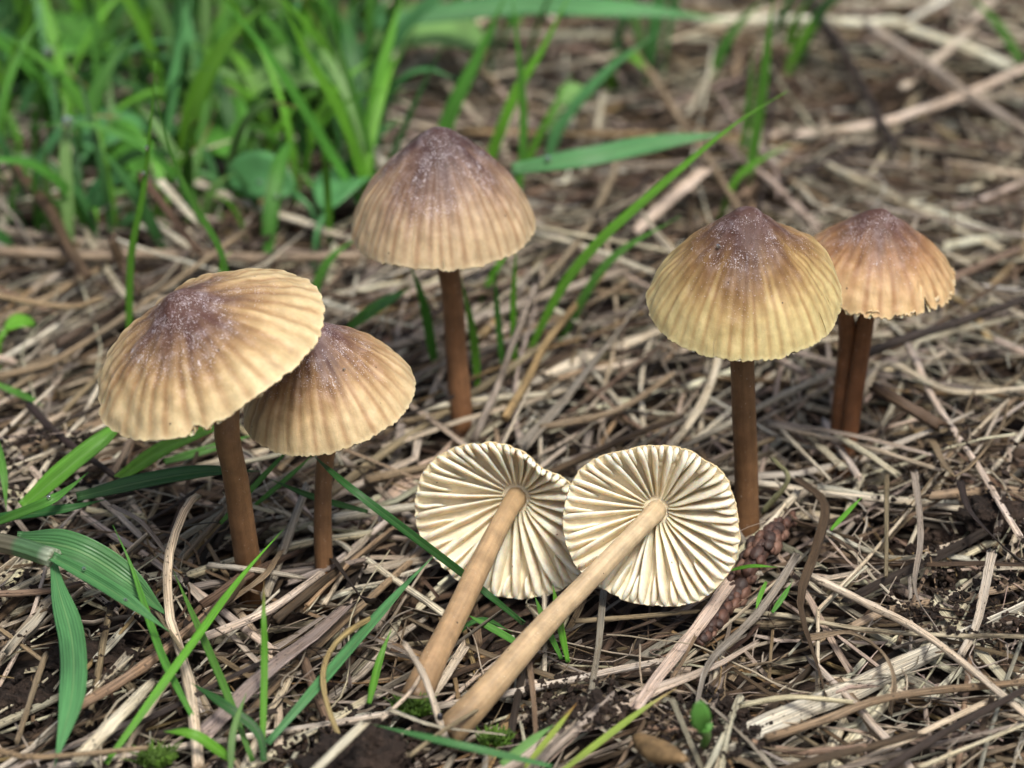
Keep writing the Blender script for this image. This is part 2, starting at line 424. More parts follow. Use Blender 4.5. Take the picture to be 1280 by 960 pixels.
def in_view(x, y, mgn):
    yy = np.clip(y, -6, 30); half = 4.05+(yy+6)*.155
    return abs(x) < half+mgn and -6.3-mgn < y < 9.4+mgn
def flow_angle(x, y):
    px, py, _ = proj(np.array([x, y, 0.0]))
    u = rng.uniform()
    if py < 300: return rng.normal(0, .5) if u < .35 else rng.uniform(0, math.pi)
    if px < 900: return rng.normal(R(50), .33) if u < .58 else rng.uniform(0, math.pi)
    return rng.normal(R(-35), .4) if u < .28 else (rng.normal(R(45), .4) if u < .5 else rng.uniform(0, math.pi))

LAYERS = [ # count, fine?, length range, half-width range, sag
    (1100, 0, (1.2, 4.5), (.025, .06), .75),
    (1500, 1, (1.0, 5.0), (.015, .048), .58),
    (1100, 1, (.5, 2.2), (.008, .032), .5),
    (720, 1, (1.5, 5.5), (.018, .050), .52),
    (1300, 2, (.4, 2.6), (.004, .012), .6)]
for li, (cnt, fine, LR, WR, sag) in enumerate(LAYERS):
    made = 0; tries = 0
    while made < cnt and tries < cnt*4:
        tries += 1
        y = rng.uniform(-8, 14); x = rng.uniform(-8.5, 8.5)
        if not in_view(x, y, 1.6): continue
        if li > 0:
            skip = 0
            for c, r, h in PATCH:
                if math.hypot(x-c[0], y-c[1]) < r*.75: skip = 1
            if skip and rng.uniform() < .55: continue
        px, py, _ = proj(np.array([x, y, 0.0]))
        if li > 1 and px < 560 and py < 290 and rng.uniform() < .55: continue    # the green corner has less straw
        L = rng.uniform(*LR)*(.75 if rng.uniform() < .5 else 1); hw = WR[0]+(WR[1]-WR[0])*rng.uniform()**1.7
        if rng.uniform() < .06 and fine == 1: hw *= 1.6
        rib = rng.uniform() < (.42 if fine < 2 else 0)
        ht = hw*(.2 if rib else rng.uniform(.4, .9))
        n = 7 if fine == 0 else (13 if L > 1.2 else 9)
        bend = rng.normal(0, .11 if fine < 2 else 1.1); kink = rng.normal(0, .55) if rng.uniform() < .3 else 0
        P = drop(x, y, L, flow_angle(x, y), hw, ht, sag+rng.uniform(-.15, .2), n, bend, kink)
        if li >= 1 and rng.uniform() < .16:                         # one end springs up
            s = np.linspace(0, 1, n); P[:, 2] += s**2*rng.uniform(.1, .5)*min(L, 2)/2
        if (P[:, 2] > .75).any(): continue
        q = resample(P, max(n, int(L/.12))); a, b_, c_ = proj(q)
        if masked(a, b_, c_).any(): continue
        near = False
        for sb in STEM_BASES:
            if (np.hypot(q[:, 0]-sb[0], q[:, 1]-sb[1]) < .17+hw).any(): near = True
        if near: continue
        settle(P, hw, ht)
        u = rng.uniform()
        cname = ('bleached' if u < .40 else 'grey' if u < .56 else 'tan' if u < .68 else 'golden' if u < .71 else 'pinkish' if u < .76 else 'brown' if u < .92 else 'dark')
        if li == 0: cname = ('brown' if u < .45 else 'tan' if u < .55 else 'dark')  # decayed bottom straw, also darkened to paint deep shade into the gaps
        if py < 330 and px > 560 and u < .10: cname = 'brown'
        age = float(np.clip(rng.beta(1.3, 2.6)+.05, 0, 1))
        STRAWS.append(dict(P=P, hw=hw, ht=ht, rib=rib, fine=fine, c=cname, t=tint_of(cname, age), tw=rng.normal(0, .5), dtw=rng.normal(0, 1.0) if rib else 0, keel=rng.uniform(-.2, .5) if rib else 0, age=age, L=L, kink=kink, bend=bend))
        made += 1
SURF = float(np.median(HF[60:230, 100:200]))

def straw_mesh(mb, s):
    P = s['P']; n = len(P); tt = np.linspace(0, 1, n)
    if s['fine'] == 0: sec, sv = (RIB6, VR6) if s['rib'] else (TUBE5, VT5)
    elif s['fine'] == 2: sec, sv = TUBE5, VT5
    else: sec, sv = (RIB8, VR8) if s['rib'] else (TUBE8, VT8)
    pr = 1-.35*tt*rng.uniform(0, 1)
    pr = pr*(1+rng.normal(0, .04, n))
    if s['rib']: pr = pr*(1-.75*smooth(.75, 1, tt)*rng.uniform(.2, 1))
    loft(mb, P+rng.normal(0, s['hw']*.06, P.shape), s['hw']*pr, s['ht']*pr, sec, sv, s['t'], twist=s['tw']+s['dtw']*tt, keel=s['keel'],
         fray=s['hw']*1.1 if s['fine'] == 1 else 0, jitter=.05 if s['fine'] == 1 else 0)

# which straws show largest: splat into a coarse depth buffer
BW, BH = 427, 320
zb = np.full((BH, BW), 1e9); ib = np.full((BH, BW), -1)
for k, s in enumerate(STRAWS):
    q = resample(s['P'], int(s['L']/.018)+4); T, B, _ = frames(q)
    for o in np.linspace(-.9, .9, 5):
        a, b_, d = proj(q+B*s['hw']*o); ia = (a/3).astype(int); jb = (b_/3).astype(int)
        ok = (ia >= 0) & (ia < BW) & (jb >= 0) & (jb < BH)
        ok &= ~masked(a, b_, d-50)
        for i_, j_, d_ in zip(ia[ok], jb[ok], d[ok]):
            if d_ < zb[j_, i_]: zb[j_, i_] = d_; ib[j_, i_] = k
seen = np.bincount(ib[ib >= 0].ravel(), minlength=len(STRAWS))
N_SINGLE = 200
order = np.argsort(-seen); single = set(int(k) for k in order[:N_SINGLE])

# far ground beyond the picture, a plainer litter so a step aside still shows straw
mb = MB(); mbf = MB()
for k, s in enumerate(STRAWS):
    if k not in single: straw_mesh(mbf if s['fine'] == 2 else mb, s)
for _ in range(2600):
    r = 6+34*rng.uniform()**.8; a = rng.uniform(0, 2*math.pi); x, y = r*math.cos(a), r*math.sin(a)+2
    if in_view(x, y, 1.2) or y < -14: continue
    L = rng.uniform(1.5, 6); hw = rng.uniform(.03, .09)
    p = kinked(6, L, rng.uniform(0, math.pi), rng.normal(0, .3), 0)
    P = np.column_stack([p[:, 0]+x, p[:, 1]+y, SURF*.5-.25+rng.uniform(-.2, .35)+rng.normal(0, .08)*np.linspace(-1, 1, 6)])
    cn = rng.choice(['bleached', 'grey', 'tan', 'brown']); rib = rng.uniform() < .4
    straw_mesh(mb, dict(P=P, hw=hw, ht=hw*(.25 if rib else .9), rib=rib, fine=0, t=tint_of(cn, .4), tw=0, dtw=0, keel=0))
link('straw_litter', mb.build('straw_litter', M_STRAW), kind='stuff', label='deep tangled mass of dry straw litter covering the soil', cat='straw litter')
link('dry_fibres', mbf.build('dry_fibres', M_STRAW), kind='stuff', label='thin frayed plant fibres scattered through the straw litter', cat='fibres')

# ------------------------------------------------------------------ surface lookups for the hand-placed pieces
HFs = HF.copy()
for _ in range(3):
    HFs = np.maximum(HFs, .25*(np.roll(HFs, 1, 0)+np.roll(HFs, -1, 0)+np.roll(HFs, 1, 1)+np.roll(HFs, -1, 1)))
def S(px, py, lift=0.0):
    z = SURF
    for _ in range(5):
        p = G(px, py, z+lift); iy, ix = hidx(p[:1], p[1:2]); z = .5*z+.5*float(HFs[iy[0], ix[0]])
    return G(px, py, z+lift)
def cm(wpx, p): return wpx*KPX*((p-CAM)@FW)
def lay(pts, lift=0.05):
    """pixel polyline laid on the litter; entries (px,py) or (px,py,lift)"""
    P = np.array([S(p[0], p[1], p[2] if len(p) > 2 else lift) for p in pts])
    return P

# ------------------------------------------------------------------ labels that tell pieces apart
LANDMARK = [('the big pale left mushroom cap', 260, 440), ('the small cap beside the big left cap', 420, 500), ('the lone purple-brown mushroom cap', 555, 250),
    ('the yellowish right front mushroom cap', 930, 360), ('the torn-rimmed mushroom cap', 1100, 330), ('the left fallen gilled cap', 610, 650), ('the right fallen gilled cap', 830, 655),
    ('the left fallen stem', 560, 790), ('the right fallen stem', 690, 780), ('the broad ribbed grass blade', 80, 820), ('the scaly reddish seed spike', 930, 725), ('the orange curled stalk', 425, 840),
    ('the dark soil clod', 450, 935), ('the round green seedling leaf', 877, 895), ('the arched tan leaf strip', 1085, 820), ('the bare soil mound', 1215, 640),
    ('the dark slanting branch', 1190, 405), ('the broken brown stub', 1130, 510), ('the stem of the lone mushroom', 575, 430), ('the left mushroom stems', 350, 640), ('the right front stem', 935, 560),
    ('the wide blue-green blade', 780, 188), ('the paired upright blades', 190, 210), ('the dark twig at top right', 1060, 90), ('the long pink-tan stalk', 1150, 868), ('the forked dry stalk', 215, 720), ('the top edge', 620, 0), ('the right edge', 1280, 260), ('the bottom edge', 640, 960), ('the green corner', 120, 120)]
def place_words(px, py):
    best = min(LANDMARK, key=lambda L: math.hypot(px-L[1], (py-L[2])))
    dx, dy = px-best[1], py-best[2]
    if best[0] in ('the top edge', 'the right edge', 'the bottom edge'): return 'by '+best[0]
    if best[0] == 'the green corner': return 'in '+best[0]
    if abs(dx) > abs(dy)*1.4: return ('left of ' if dx < 0 else 'right of ')+best[0]
    return ('above ' if dy < 0 else 'below ')+best[0]
COLW = {'bleached': 'bleached', 'grey': 'grey', 'tan': 'tan', 'golden': 'golden', 'brown': 'brown', 'pinkish': 'pinkish', 'dark': 'blackish', 'greenish': 'greenish'}
def straw_words(s):
    a, b, d = proj(s['P']); L = math.hypot(a[-1]-a[0], b[-1]-b[0])
    size = 'short' if L < 90 else 'long' if L > 260 else ''
    th = 'thick' if s['hw'] > .058 else 'thin' if s['hw'] < .030 else ''
    noun = 'flat straw' if s['rib'] else 'straw stalk'
    an = math.degrees(math.atan2(-(b[-1]-b[0]), a[-1]-a[0])) % 180
    o = 'lying level' if an < 15 or an > 165 else 'rising right' if an < 65 else 'rising left' if an > 115 else 'pointing up'
    inx = np.clip(a, 0, 1279); iny = np.clip(b, 0, 959)
    w_ = [x for x in (size, th, COLW[s['c']]) if x]
    return ' '.join(w_+[noun, o])+', '+place_words(float(inx.mean()), float(iny.mean())), float(inx.mean())
def number_labels(items, ORD=('leftmost', 'second', 'third', 'fourth', 'fifth', 'sixth', 'seventh', 'eighth', 'ninth', 'tenth', 'eleventh', 'twelfth')):
    by = {}
    for o, lab, x in items: by.setdefault(lab, []).append((x, o))
    for lab, L in by.items():
        if len(L) == 1: L[0][1]['label'] = lab; continue
        L.sort(key=lambda t: t[0])
        for i, (x, o) in enumerate(L):
            o['label'] = ('leftmost ' if i == 0 else 'rightmost ' if i == len(L)-1 else 'middle ' if len(L) == 3 else ORD[min(i, 11)]+' from left, ')+lab
items = []
EXTRA = []
for bx_, by_ in ((316, 688), (405, 694), (580, 492), (939, 640), (1052, 530)):
    for q in range(7):
        L = rng.uniform(50, 130); an = R(rng.choice([-38, -20, 12, 30, 42, 60, 110])+rng.normal(0, 8)); ox, oy = rng.uniform(-35, 35), rng.uniform(2, 42)
        pts = [(bx_+ox-math.cos(an)*L, by_+oy+math.sin(an)*L*.6), (bx_+ox, by_+oy-rng.uniform(0, 6)), (bx_+ox+math.cos(an)*L, by_+oy-math.sin(an)*L*.6)]
        if any(abs(bx_-p[0]) < 22 and p[1] < by_-4 for p in resample(np.array(pts), 12)): continue
        P = resample(np.array([S(p[0], p[1], l_) for p, l_ in zip(pts, (.02, rng.uniform(.06, .2), .04))]), 13)
        a_, b__, d__ = proj(resample(P, 40))
        if masked(a_, b__, d__).any(): continue
        hw = rng.uniform(.018, .05); rib = rng.uniform() < .35; cn = rng.choice(['bleached', 'bleached', 'grey', 'tan', 'brown'])
        EXTRA.append(dict(P=P, hw=hw, ht=hw*(.22 if rib else .9), rib=rib, fine=1, c=cn, t=tint_of(cn, rng.uniform(.1, .6)), tw=rng.normal(0, .5), dtw=0, keel=.2 if rib else 0, L=2))
for s in EXTRA:
    m1 = MB(); straw_mesh(m1, s); o = link('straw', m1.build('straw', M_STRAW), cat='straw', group='loose straws on top of the litter')
    lab, x = straw_words(s); items.append((o, lab, x))
for k in order[:N_SINGLE]:
    s = STRAWS[int(k)]; m1 = MB(); straw_mesh(m1, s)
    o = link('straw', m1.build('straw', M_STRAW), cat='straw', group='loose straws on top of the litter')
    lab, x = straw_words(s); items.append((o, lab, x))
number_labels(items)

# ------------------------------------------------------------------ hand-placed straws: pixels, width in pixels, colour, weathering, flat?, label
def straw(pts, wpx, c, age, rib, label, lift=.05, taper=.25, name='straw', n=18, twist=0.0, keel=.25, wob=1.0):
    P = resample(lay(pts, lift), n); tt = np.linspace(0, 1, n)
    hw = .5*cm(wpx*.85, P[n//2])
    Ls = float(np.linalg.norm(P[-1]-P[0])); P = P+np.stack([[nz(t*Ls*.9, k*9.1, pts[0][0]*.37)*hw*.7*wob for k in range(3)] for t in tt])
    pr = (1-taper*tt)*(1+rng.normal(0, .025, n))
    if not rib:                                    # joints on a stalk
        for q in (.3, .72): pr = pr*(1+.16*np.exp(-((tt-q)/.02)**2))
    ht = hw*(.2 if rib else .92)
    m1 = MB(); sec, sv = section('rib', 10) if rib else section('tube', 10)
    loft(m1, P, hw*pr, ht*pr, sec, sv, tint_of(c, age, .05), twist=twist*tt, keel=keel if rib else 0, fray=hw*.9, jitter=.05)
    o = link(name, m1.build(name, M_STRAW), label=label, cat='straw' if name == 'straw' else 'twig')
    return o
HS_ = [
 ([(592,548,.02),(620,490,.25),(645,420,.65),(668,360,1.0)], 12, 'grey', .9, 0, 'mottled black and grey stalk rising behind the left fallen cap'),
 ([(628,556,.02),(662,485,.35)], 5, 'bleached', .1, 0, 'thin pale spine standing between the mottled stalk and left fallen cap'),
 ([(410,618),(500,552),(590,492),(690,425)], 14, 'tan', .35, 0, 'long tan straw crossing behind the base of the lone mushroom stem'),
 ([(633,522),(690,420,.12),(752,345,.2)], 13, 'golden', .25, 0, 'golden straw slanting up right of the lone mushroom stem'),
 ([(655,557),(711,495,.1),(760,431,.1),(803,373,.1)], 20, 'grey', .45, 1, 'wide flattened grey straw slanting up toward the yellowish cap'),
 ([(681,534),(775,510,.08),(838,468,.1)], 12, 'pinkish', .3, 0, 'pinkish straw bent upward under the yellowish right cap'),
 ([(677,594),(770,552,.08),(852,520,.08)], 12, 'brown', .4, 0, 'brown straw running behind the right fallen cap'),
 ([(460,598),(542,580,.06)], 14, 'tan', .2, 0, 'short tan straw lying right of the small left cap'),
 ([(419,648,.1),(520,634,.1)], 15, 'bleached', .3, 0, 'thick pale straw lying against the left fallen cap'),
 ([(1015,722,.12),(1085,757,.14),(1160,797,.14),(1285,895,.1)], 14, 'bleached', .5, 0, 'long pale speckled stalk running down to the right edge'),
 ([(960,924,.08),(1032,900,.1),(1092,877,.12),(1175,862,.12),(1290,852,.1)], 15, 'pinkish', .45, 0, 'long pink-tan stalk lying across the lower right litter'),
 ([(1100,966,.16),(1175,919,.2),(1290,858,.2)], 14, 'dark', .7, 0, 'blackish speckled stalk slanting up in the lower right corner'),
 ([(1150,960,.14),(1290,902,.14)], 8, 'bleached', .2, 0, 'slim pale straw below the blackish stalk in the lower right'),
 ([(997,600,.2),(1032,632,.25),(1021,682,.25),(1000,742,.2),(1006,787,.15),(1031,872,.06)], 16, 'brown', .55, 1, 'twisted grey-brown leaf strip hanging past the scaly seed spike'),
 ([(1010,797,.06),(1062,789,.2),(1100,812,.25),(1116,847,.2),(1113,884,.06)], 19, 'tan', .3, 1, 'arched tan leaf strip curling down in the lower right litter'),
 ([(1107,596,.25),(1107,718,.08)], 8, 'pinkish', .3, 0, 'straight upright pinkish stalk right of the scaly seed spike'),
 ([(1143,594,.3),(1149,675,.2),(1143,739,.12),(1172,790,.05)], 11, 'grey', .45, 1, 'upright grey leaf strip kinked above the arched tan strip'),
 ([(1239,694,.3),(1220,780,.15),(1200,819,.05)], 15, 'bleached', .2, 1, 'folded pale leaf strip standing near the right edge'),
 ([(1201,604,.3),(1212,641,.3),(1250,682,.2),(1288,716,.1)], 12, 'dark', .7, 1, 'dark curled leaf strip over the bare soil mound'),
 ([(920,722,.1),(875,782,.1),(796,884,.08)], 22, 'bleached', .35, 1, 'wide bleached split straw running down from the right fallen cap'),
 ([(968,654,.08),(925,692,.08),(880,740,.06)], 14, 'bleached', .4, 1, 'pale straw lying along the upper side of the scaly seed spike'),
 ([(995,697,.18),(950,765,.16),(890,825,.12),(869,882,.05)], 13, 'grey', .5, 1, 'grey leaf strip draped below the scaly seed spike'),
 ([(840,874,.1),(880,966,.1)], 10, 'grey', .25, 1, 'grey straw falling left of the round green seedling leaf'),
 ([(926,874,.12),(880,966,.1)], 12, 'bleached', .3, 0, 'pale stalk slanting right of the round green seedling leaf'),
 ([(929,882,.16),(990,872,.2),(1064,877,.16)], 10, 'bleached', .15, 0, 'pale level straw right of the round green seedling leaf'),
 ([(722,776,.1),(800,770,.12),(871,764,.12)], 9, 'tan', .35, 0, 'level tan stalk just under the right fallen cap'),
 ([(755,739,.08),(749,795,.1),(737,872,.06)], 11, 'grey', .5, 1, 'grey leaf strip hanging beneath the right fallen cap'),
 ([(661,828,.1),(669,918,.06)], 9, 'tan', .4, 1, 'short upright tan strip below the right fallen stem'),
 ([(582,808,.1),(545,862,.06)], 15, 'bleached', .3, 1, 'frayed pale straw between the two fallen stems'),
 ([(100,946,.1),(150,890,.12),(186,856,.1)], 22, 'bleached', .4, 0, 'thick pale straw right of the broad ribbed blade'),
 ([(82,892,.08),(210,808,.12),(322,710,.14)], 17, 'tan', .4, 0, 'long tan straw running up to the left mushroom stem'),
 ([(258,912,.08),(337,838,.12),(430,760,.1)], 30, 'grey', .6, 1, 'very wide grey and black split straw below the left mushrooms'),
 ([(236,804,.12),(337,761,.14),(420,704,.12),(484,654,.08)], 14, 'bleached', .35, 0, 'long pale straw passing below both left mushroom stems'),
 ([(332,746,.12),(352,694,.2),(382,614,.3)], 16, 'grey', .5, 0, 'grey speckled straw rising between the left mushroom stems'),
 ([(248,956,.08),(240,862,.14),(225,810,.2),(212,775,.3),(209,700,.5),(229,632,.8),(243,618,.85)], 17, 'bleached', .35, 0, 'forked dry stalk standing up at lower left'),
 ([(142,684,.5),(180,739,.4),(226,812,.22)], 8, 'tan', .4, 0, 'thin tan branch of the forked dry stalk'),
 ([(142,634,.4),(176,652,.4),(208,690,.3)], 10, 'grey', .6, 1, 'grey flattened straw meeting the top of the forked stalk'),
 ([(228,660,.5),(285,655,.5),(313,668,.45)], 8, 'dark', .5, 1, 'dark curled strip reaching toward the left mushroom stem'),
 ([(-10,936,.3),(45,945,.3),(182,934,.3)], 10, 'tan', .25, 0, 'smooth tan twig lying along the bottom left edge'),
 ([(-10,743,.1),(50,738,.12),(100,728,.1)], 12, 'pinkish', .3, 0, 'smooth pinkish stalk entering from the left edge'),
 ([(-10,780,.12),(52,823,.1)], 9, 'tan', .3, 0, 'small tan stalk at left edge above the ribbed blade'),
 ([(58,819,.1),(22,926,.1)], 10, 'tan', .4, 0, 'tan straw passing behind the broad ribbed blade'),
 ([(40,508,.15),(90,555,.15),(155,604,.1)], 13, 'dark', .8, 0, 'blackened straw slanting down left of the big left mushroom'),
 ([(-10,368,.2),(85,382,.2),(124,372,.25)], 11, 'tan', .4, 0, 'bent tan stalk left of the big left cap'),
 ([(0,470,.1),(60,455,.1),(112,425,.1)], 12, 'tan', .4, 0, 'tan stalk pointing at the left rim of the big left cap'),
 ([(-10,313,.1),(130,317,.12),(300,322,.12),(445,318,.1)], 19, 'tan', .35, 0, 'long blurred tan stalk lying level behind the left mushrooms'),
 ([(178,222,.7),(210,262,.5),(248,312,.15)], 15, 'brown', .6, 0, 'brown stalk slanting down between the paired upright blades'),
 ([(202,228,.6),(240,272,.4),(280,322,.1)], 14, 'bleached', .2, 1, 'pale strip slanting down beside the paired upright blades'),
 ([(660,288,.15),(735,310,.15),(815,338,.1)], 10, 'bleached', .2, 0, 'pale straw between the lone cap and the yellowish cap'),
 ([(770,30,.1),(861,165,.15),(926,262,.15)], 12, 'tan', .3, 0, 'long tan straw running down to the yellowish cap from behind'),
 ([(1090,36,.15),(1194,105,.15),(1290,172,.1)], 18, 'grey', .3, 0, 'thick whitish grey stalk at the upper right'),
 ([(1240,0,.1),(1190,60,.1),(1130,110,.1)], 16, 'bleached', .3, 1, 'pale blurred straw crossing the whitish stalk at upper right'),
 ([(775,200,.15),(730,289,.2),(676,358,.1)], 12, 'tan', .2, 0, 'tan straw slanting down from the wide blue-green blade'),
 ([(880,212,.15),(797,287,.15)], 20, 'bleached', .15, 1, 'wide pale straw behind the yellowish right cap'),
 ([(1040,465,.12),(950,510,.15),(842,563,.1)], 12, 'grey', .55, 0, 'grey stalk crossing behind the right front mushroom stem'),
 ([(1032,530,.12),(1072,596,.1)], 14, 'bleached', .3, 0, 'pale stalk below the torn-rimmed mushroom stem'),
 ([(978,538,.15),(1038,600,.15)], 7, 'bleached', .15, 0, 'thin pale straw right of the right front stem'),
 ([(1164,551,.1),(1180,580,.2),(1200,592,.25),(1250,536,.2),(1262,500,.1)], 12, 'tan', .35, 1, 'looped tan leaf strip above the bare soil mound'),
 ([(1190,350,.1),(1275,312,.1)], 13, 'pinkish', .3, 0, 'pinkish stalk right of the torn-rimmed cap'),
 ([(1080,492,.1),(1110,455,.1),(1190,490,.1),(1290,485,.1)], 12, 'bleached', .25, 0, 'pale stalk lying behind the broken brown stub'),
 ([(848,606,.1),(905,572,.12),(968,548,.1)], 10, 'tan', .4, 0, 'tan straw left of the right front stem'),
 ([(955,640,.1),(985,600,.3),(968,575,.4)], 9, 'greenish', .3, 0, 'greenish sprig leaning on the right front stem'),
 ([(340,640,.3),(300,628,.35),(282,618,.3)], 9, 'bleached', .3, 1, 'pale strip wrapped across the big left mushroom stem'),
 ([(236,796,.12),(285,742,.22),(344,682,.24)], 17, 'brown', .5, 0, 'brown straw crossing the foot of the big left mushroom stem'),
 ([(262,706,.16),(318,712,.22),(376,722,.14)], 10, 'bleached', .3, 0, 'pale straw lying level across the foot of the big left stem'),
 ([(286,752,.1),(330,720,.26),(352,690,.3)], 12, 'tan', .4, 1, 'flat tan straw leaning on the foot of the big left stem'),
 ([(362,728,.12),(405,712,.2),(452,700,.14)], 11, 'grey', .4, 0, 'grey straw lying across the foot of the small left stem'),
 ([(488,888,.2),(545,908,.32),(628,918,.16)], 9, 'bleached', .3, 1, 'pale strip lying over the base of the right fallen stem'),
 ([(512,944,.2),(556,912,.34),(600,886,.2)], 8, 'tan', .4, 0, 'tan straw crossing the base of the right fallen stem'),
 ([(468,858,.12),(515,872,.28),(566,866,.16)], 9, 'grey', .4, 1, 'grey strip crossing the base of the left fallen stem'),
 ([(478,898,.14),(512,866,.26),(530,838,.28)], 7, 'bleached', .2, 0, 'slim pale straw leaning on the base of the left fallen stem'),
 ([(396,716,.15),(405,690,.3),(450,745,.2),(470,752,.1)], 12, 'dark', .6, 1, 'dark curled leaf strip at the base of the small left mushroom'),
]
for e in HS_:
    lift = .05
    straw(e[0], e[1], e[2], e[3], e[4], e[5], twist=(1.2 if e[4] and len(e[0]) > 3 else .3))
straw([(1080,446,.35),(1130,425,.45),(1190,405,.5),(1295,368,.6)], 15, 'dark', .6, 0, 'dark slanting branch right of the torn-rimmed mushroom stem', name='twig')
straw([(1094,488,.5),(1130,508,.4),(1172,532,.15)], 17, 'brown', .7, 0, 'broken brown stub pointing up left in the right litter', name='twig', taper=-.2)
straw([(140,300,.75),(155,330,.5),(176,358,.25)], 17, 'brown', .5, 0, 'broken grey-brown twig poking up behind the big left cap', name='twig')
straw([(1008,-8,.1),(1055,67,.15),(1085,120,.15),(1118,186,.1)], 15, 'dark', .5, 0, 'dark violet-brown twig running down from the top right edge', name='twig')
straw([(20,205,.3),(60,265,.3),(110,345,.2)], 20, 'brown', .5, 0, 'blurred purplish brown twig in the upper left grass', name='twig')
straw([(508,808,.75),(532,850,.5),(556,922,.1)], 9, 'bleached', .15, 0, 'pale pointed twig standing before the left fallen stem base', name='twig', taper=-.3)
straw([(465,772,.35),(438,788,.42),(416,810,.4),(404,842,.35),(408,880,.25),(424,926,.08)], 10, 'golden', .1, 0, 'orange-brown curled stalk left of the fallen stems', name='twig')
bpy.data.objects['twig.006']['category'] = 'stalk'

# ------------------------------------------------------------------ mushrooms
def basis_from(z, xhint):
    z = z/np.linalg.norm(z); x = xhint-z*(xhint@z); x /= np.linalg.norm(x); return x, np.cross(z, x), z
def pchip(xs, ys, x): # smooth monotone-ish interpolation through the profile points
    p = resample(np.column_stack([xs, ys]), 200); return np.interp(x, p[:, 0], p[:, 1])
def make_mushroom(label, c, axis, Rr, H, prof, seed, colors, ribs, ribd, outline=None, droop=(), notch=(), speck=1.0, stem=None, stem2=None, stemcol=None, stemw=(.1, .12), gills=26, gillcol=(.62, .50, .30), xhint=RT, gilldepth=.16, tilt_noise=.05, thick=.035, curl=0.0, gill_short=True, fold=None, spread=.62, tatter=1.0, flakes=()):
    root = link('mushroom', None, label=label, cat='mushroom', group='mushrooms in the litter')
    base = stem[-1]; root.location = base
    bx, by, bz = basis_from(axis, xhint)
    rs = np.random.default_rng(seed)
    NA, NR = 336, 64
    th = np.arange(NA)/NA*2*math.pi; t = np.linspace(0, 1, NR)**.85
    pt = np.array(prof); s_ = np.linspace(0, 1, len(pt)); pr = resample(pt, 200); sp = np.linspace(0, 1, 200)
    rr = np.interp(t, sp, pr[:, 0]); zz = np.interp(t, sp, pr[:, 1])
    if outline is None: mul = np.ones(NA)
    else:
        oa = np.array([R(a) for a, _ in outline]); ov = np.array([v for _, v in outline]); q = np.argsort(oa)
        oa, ov = oa[q], ov[q]; mul = np.interp(th, np.r_[oa-2*math.pi, oa, oa+2*math.pi], np.r_[ov, ov, ov])
        k = np.ones(15)/15; mul = np.convolve(np.r_[mul[-7:], mul, mul[:7]], k, 'valid')
    low = np.array([nz(math.cos(a)*1.3, math.sin(a)*1.3, seed) for a in th]); mid = np.array([nz(math.cos(a)*5, math.sin(a)*5, seed+9) for a in th])
    fine = np.array([nz(math.cos(a)*38, math.sin(a)*38, seed+20) for a in th]); fine2 = np.array([nz(math.cos(a)*14, math.sin(a)*14, seed+30) for a in th])
    jit = np.array([nz(math.cos(a)*3.1, math.sin(a)*3.1, seed+40) for a in th])
    ph = ribs*th+jit*2.2
    ribv = .5+.5*np.cos(ph)                                          # 1 on a rib, 0 in a furrow
    ribamp = .55+.45*np.array([nz(math.cos(a)*4, math.sin(a)*4, seed+50) for a in th])*2
    def deform(r, z, ti, ai):
        """r, z (profile values 0..1 of R, H), ti radial fraction, ai fractional angle index -> local xyz"""
        i0 = np.floor(ai).astype(int) % NA; f = ai-np.floor(ai); i1 = (i0+1) % NA
        g = lambda A: A[i0]*(1-f)+A[i1]*f
        a = ai/NA*2*math.pi
        m_ = 1+(g(mul)-1)*smooth(.1, .95, ti)
        rad = Rr*r*m_*(1+.035*g(low)*ti+.018*g(mid)*ti**2)
        hz = H*z+tilt_noise*Rr*g(low)*ti**2*1.3+.03*Rr*g(mid)*ti**3
        for (ang, wd, dz) in droop:
            dd = (a-R(ang)+math.pi) % (2*math.pi)-math.pi; hz = hz+dz*Rr*np.exp(-(dd/R(wd))**2)*smooth(.45, 1, ti)
        return np.stack([rad*np.cos(a), rad*np.sin(a), hz], -1)
    TI, AI = np.meshgrid(t, np.arange(NA, dtype=float), indexing='ij'); RRm, ZZm = np.meshgrid(rr, np.arange(NA), indexing='ij')[0], np.meshgrid(zz, np.arange(NA), indexing='ij')[0]
    # tattered rim: the last rings are pulled in
    cut = (.014*(fine+.3)+.022*np.maximum(fine2, 0))*tatter
    for ang, wd, dp in notch:
        dd = (th-R(ang)+math.pi) % (2*math.pi)-math.pi; cut = cut+dp*np.clip(1-np.abs(dd)/R(wd), 0, 1)**.6
    edge = smooth(.62, 1, TI)
    TE = TI-cut[None]*edge
    RE = np.interp(TE.clip(0, 1), t, rr)+np.maximum(TE-1, 0); ZE = np.interp(TE.clip(0, 1), t, zz)
    top = deform(RE, ZE, TI, AI)
    # ribs / furrows and small wrinkles as relief
    nrm = np.stack([np.cos(AI/NA*2*math.pi)*.5, np.sin(AI/NA*2*math.pi)*.5, np.ones_like(AI)*.86], -1)
    rel = ribd*Rr*smooth(.22, .75, TI)*(ribv[None]-.5)*np.clip(ribamp, .1, 1.4)[None]
    wr = np.array([[nz(math.cos(a)*4.2*ti*2+seed, math.sin(a)*4.2*ti*2, 7.7) for a in th] for ti in t])*.018*Rr
    top = top+nrm*(rel+wr)[..., None]
    if fold is not None:
        d_ = (th-R(fold[0])+math.pi) % (2*math.pi)-math.pi; e = np.exp(-(d_/R(fold[1]))**2)[None]*smooth(.35, .8, TI)
        top = top+nrm*(fold[2]*Rr*e)[..., None]
    und = top-nrm*(thick*Rr*(1-.75*TI)+.006)[..., None]
    # colours
    c0, c1, c2 = [np.array(x) for x in colors]                       # centre, middle, rim
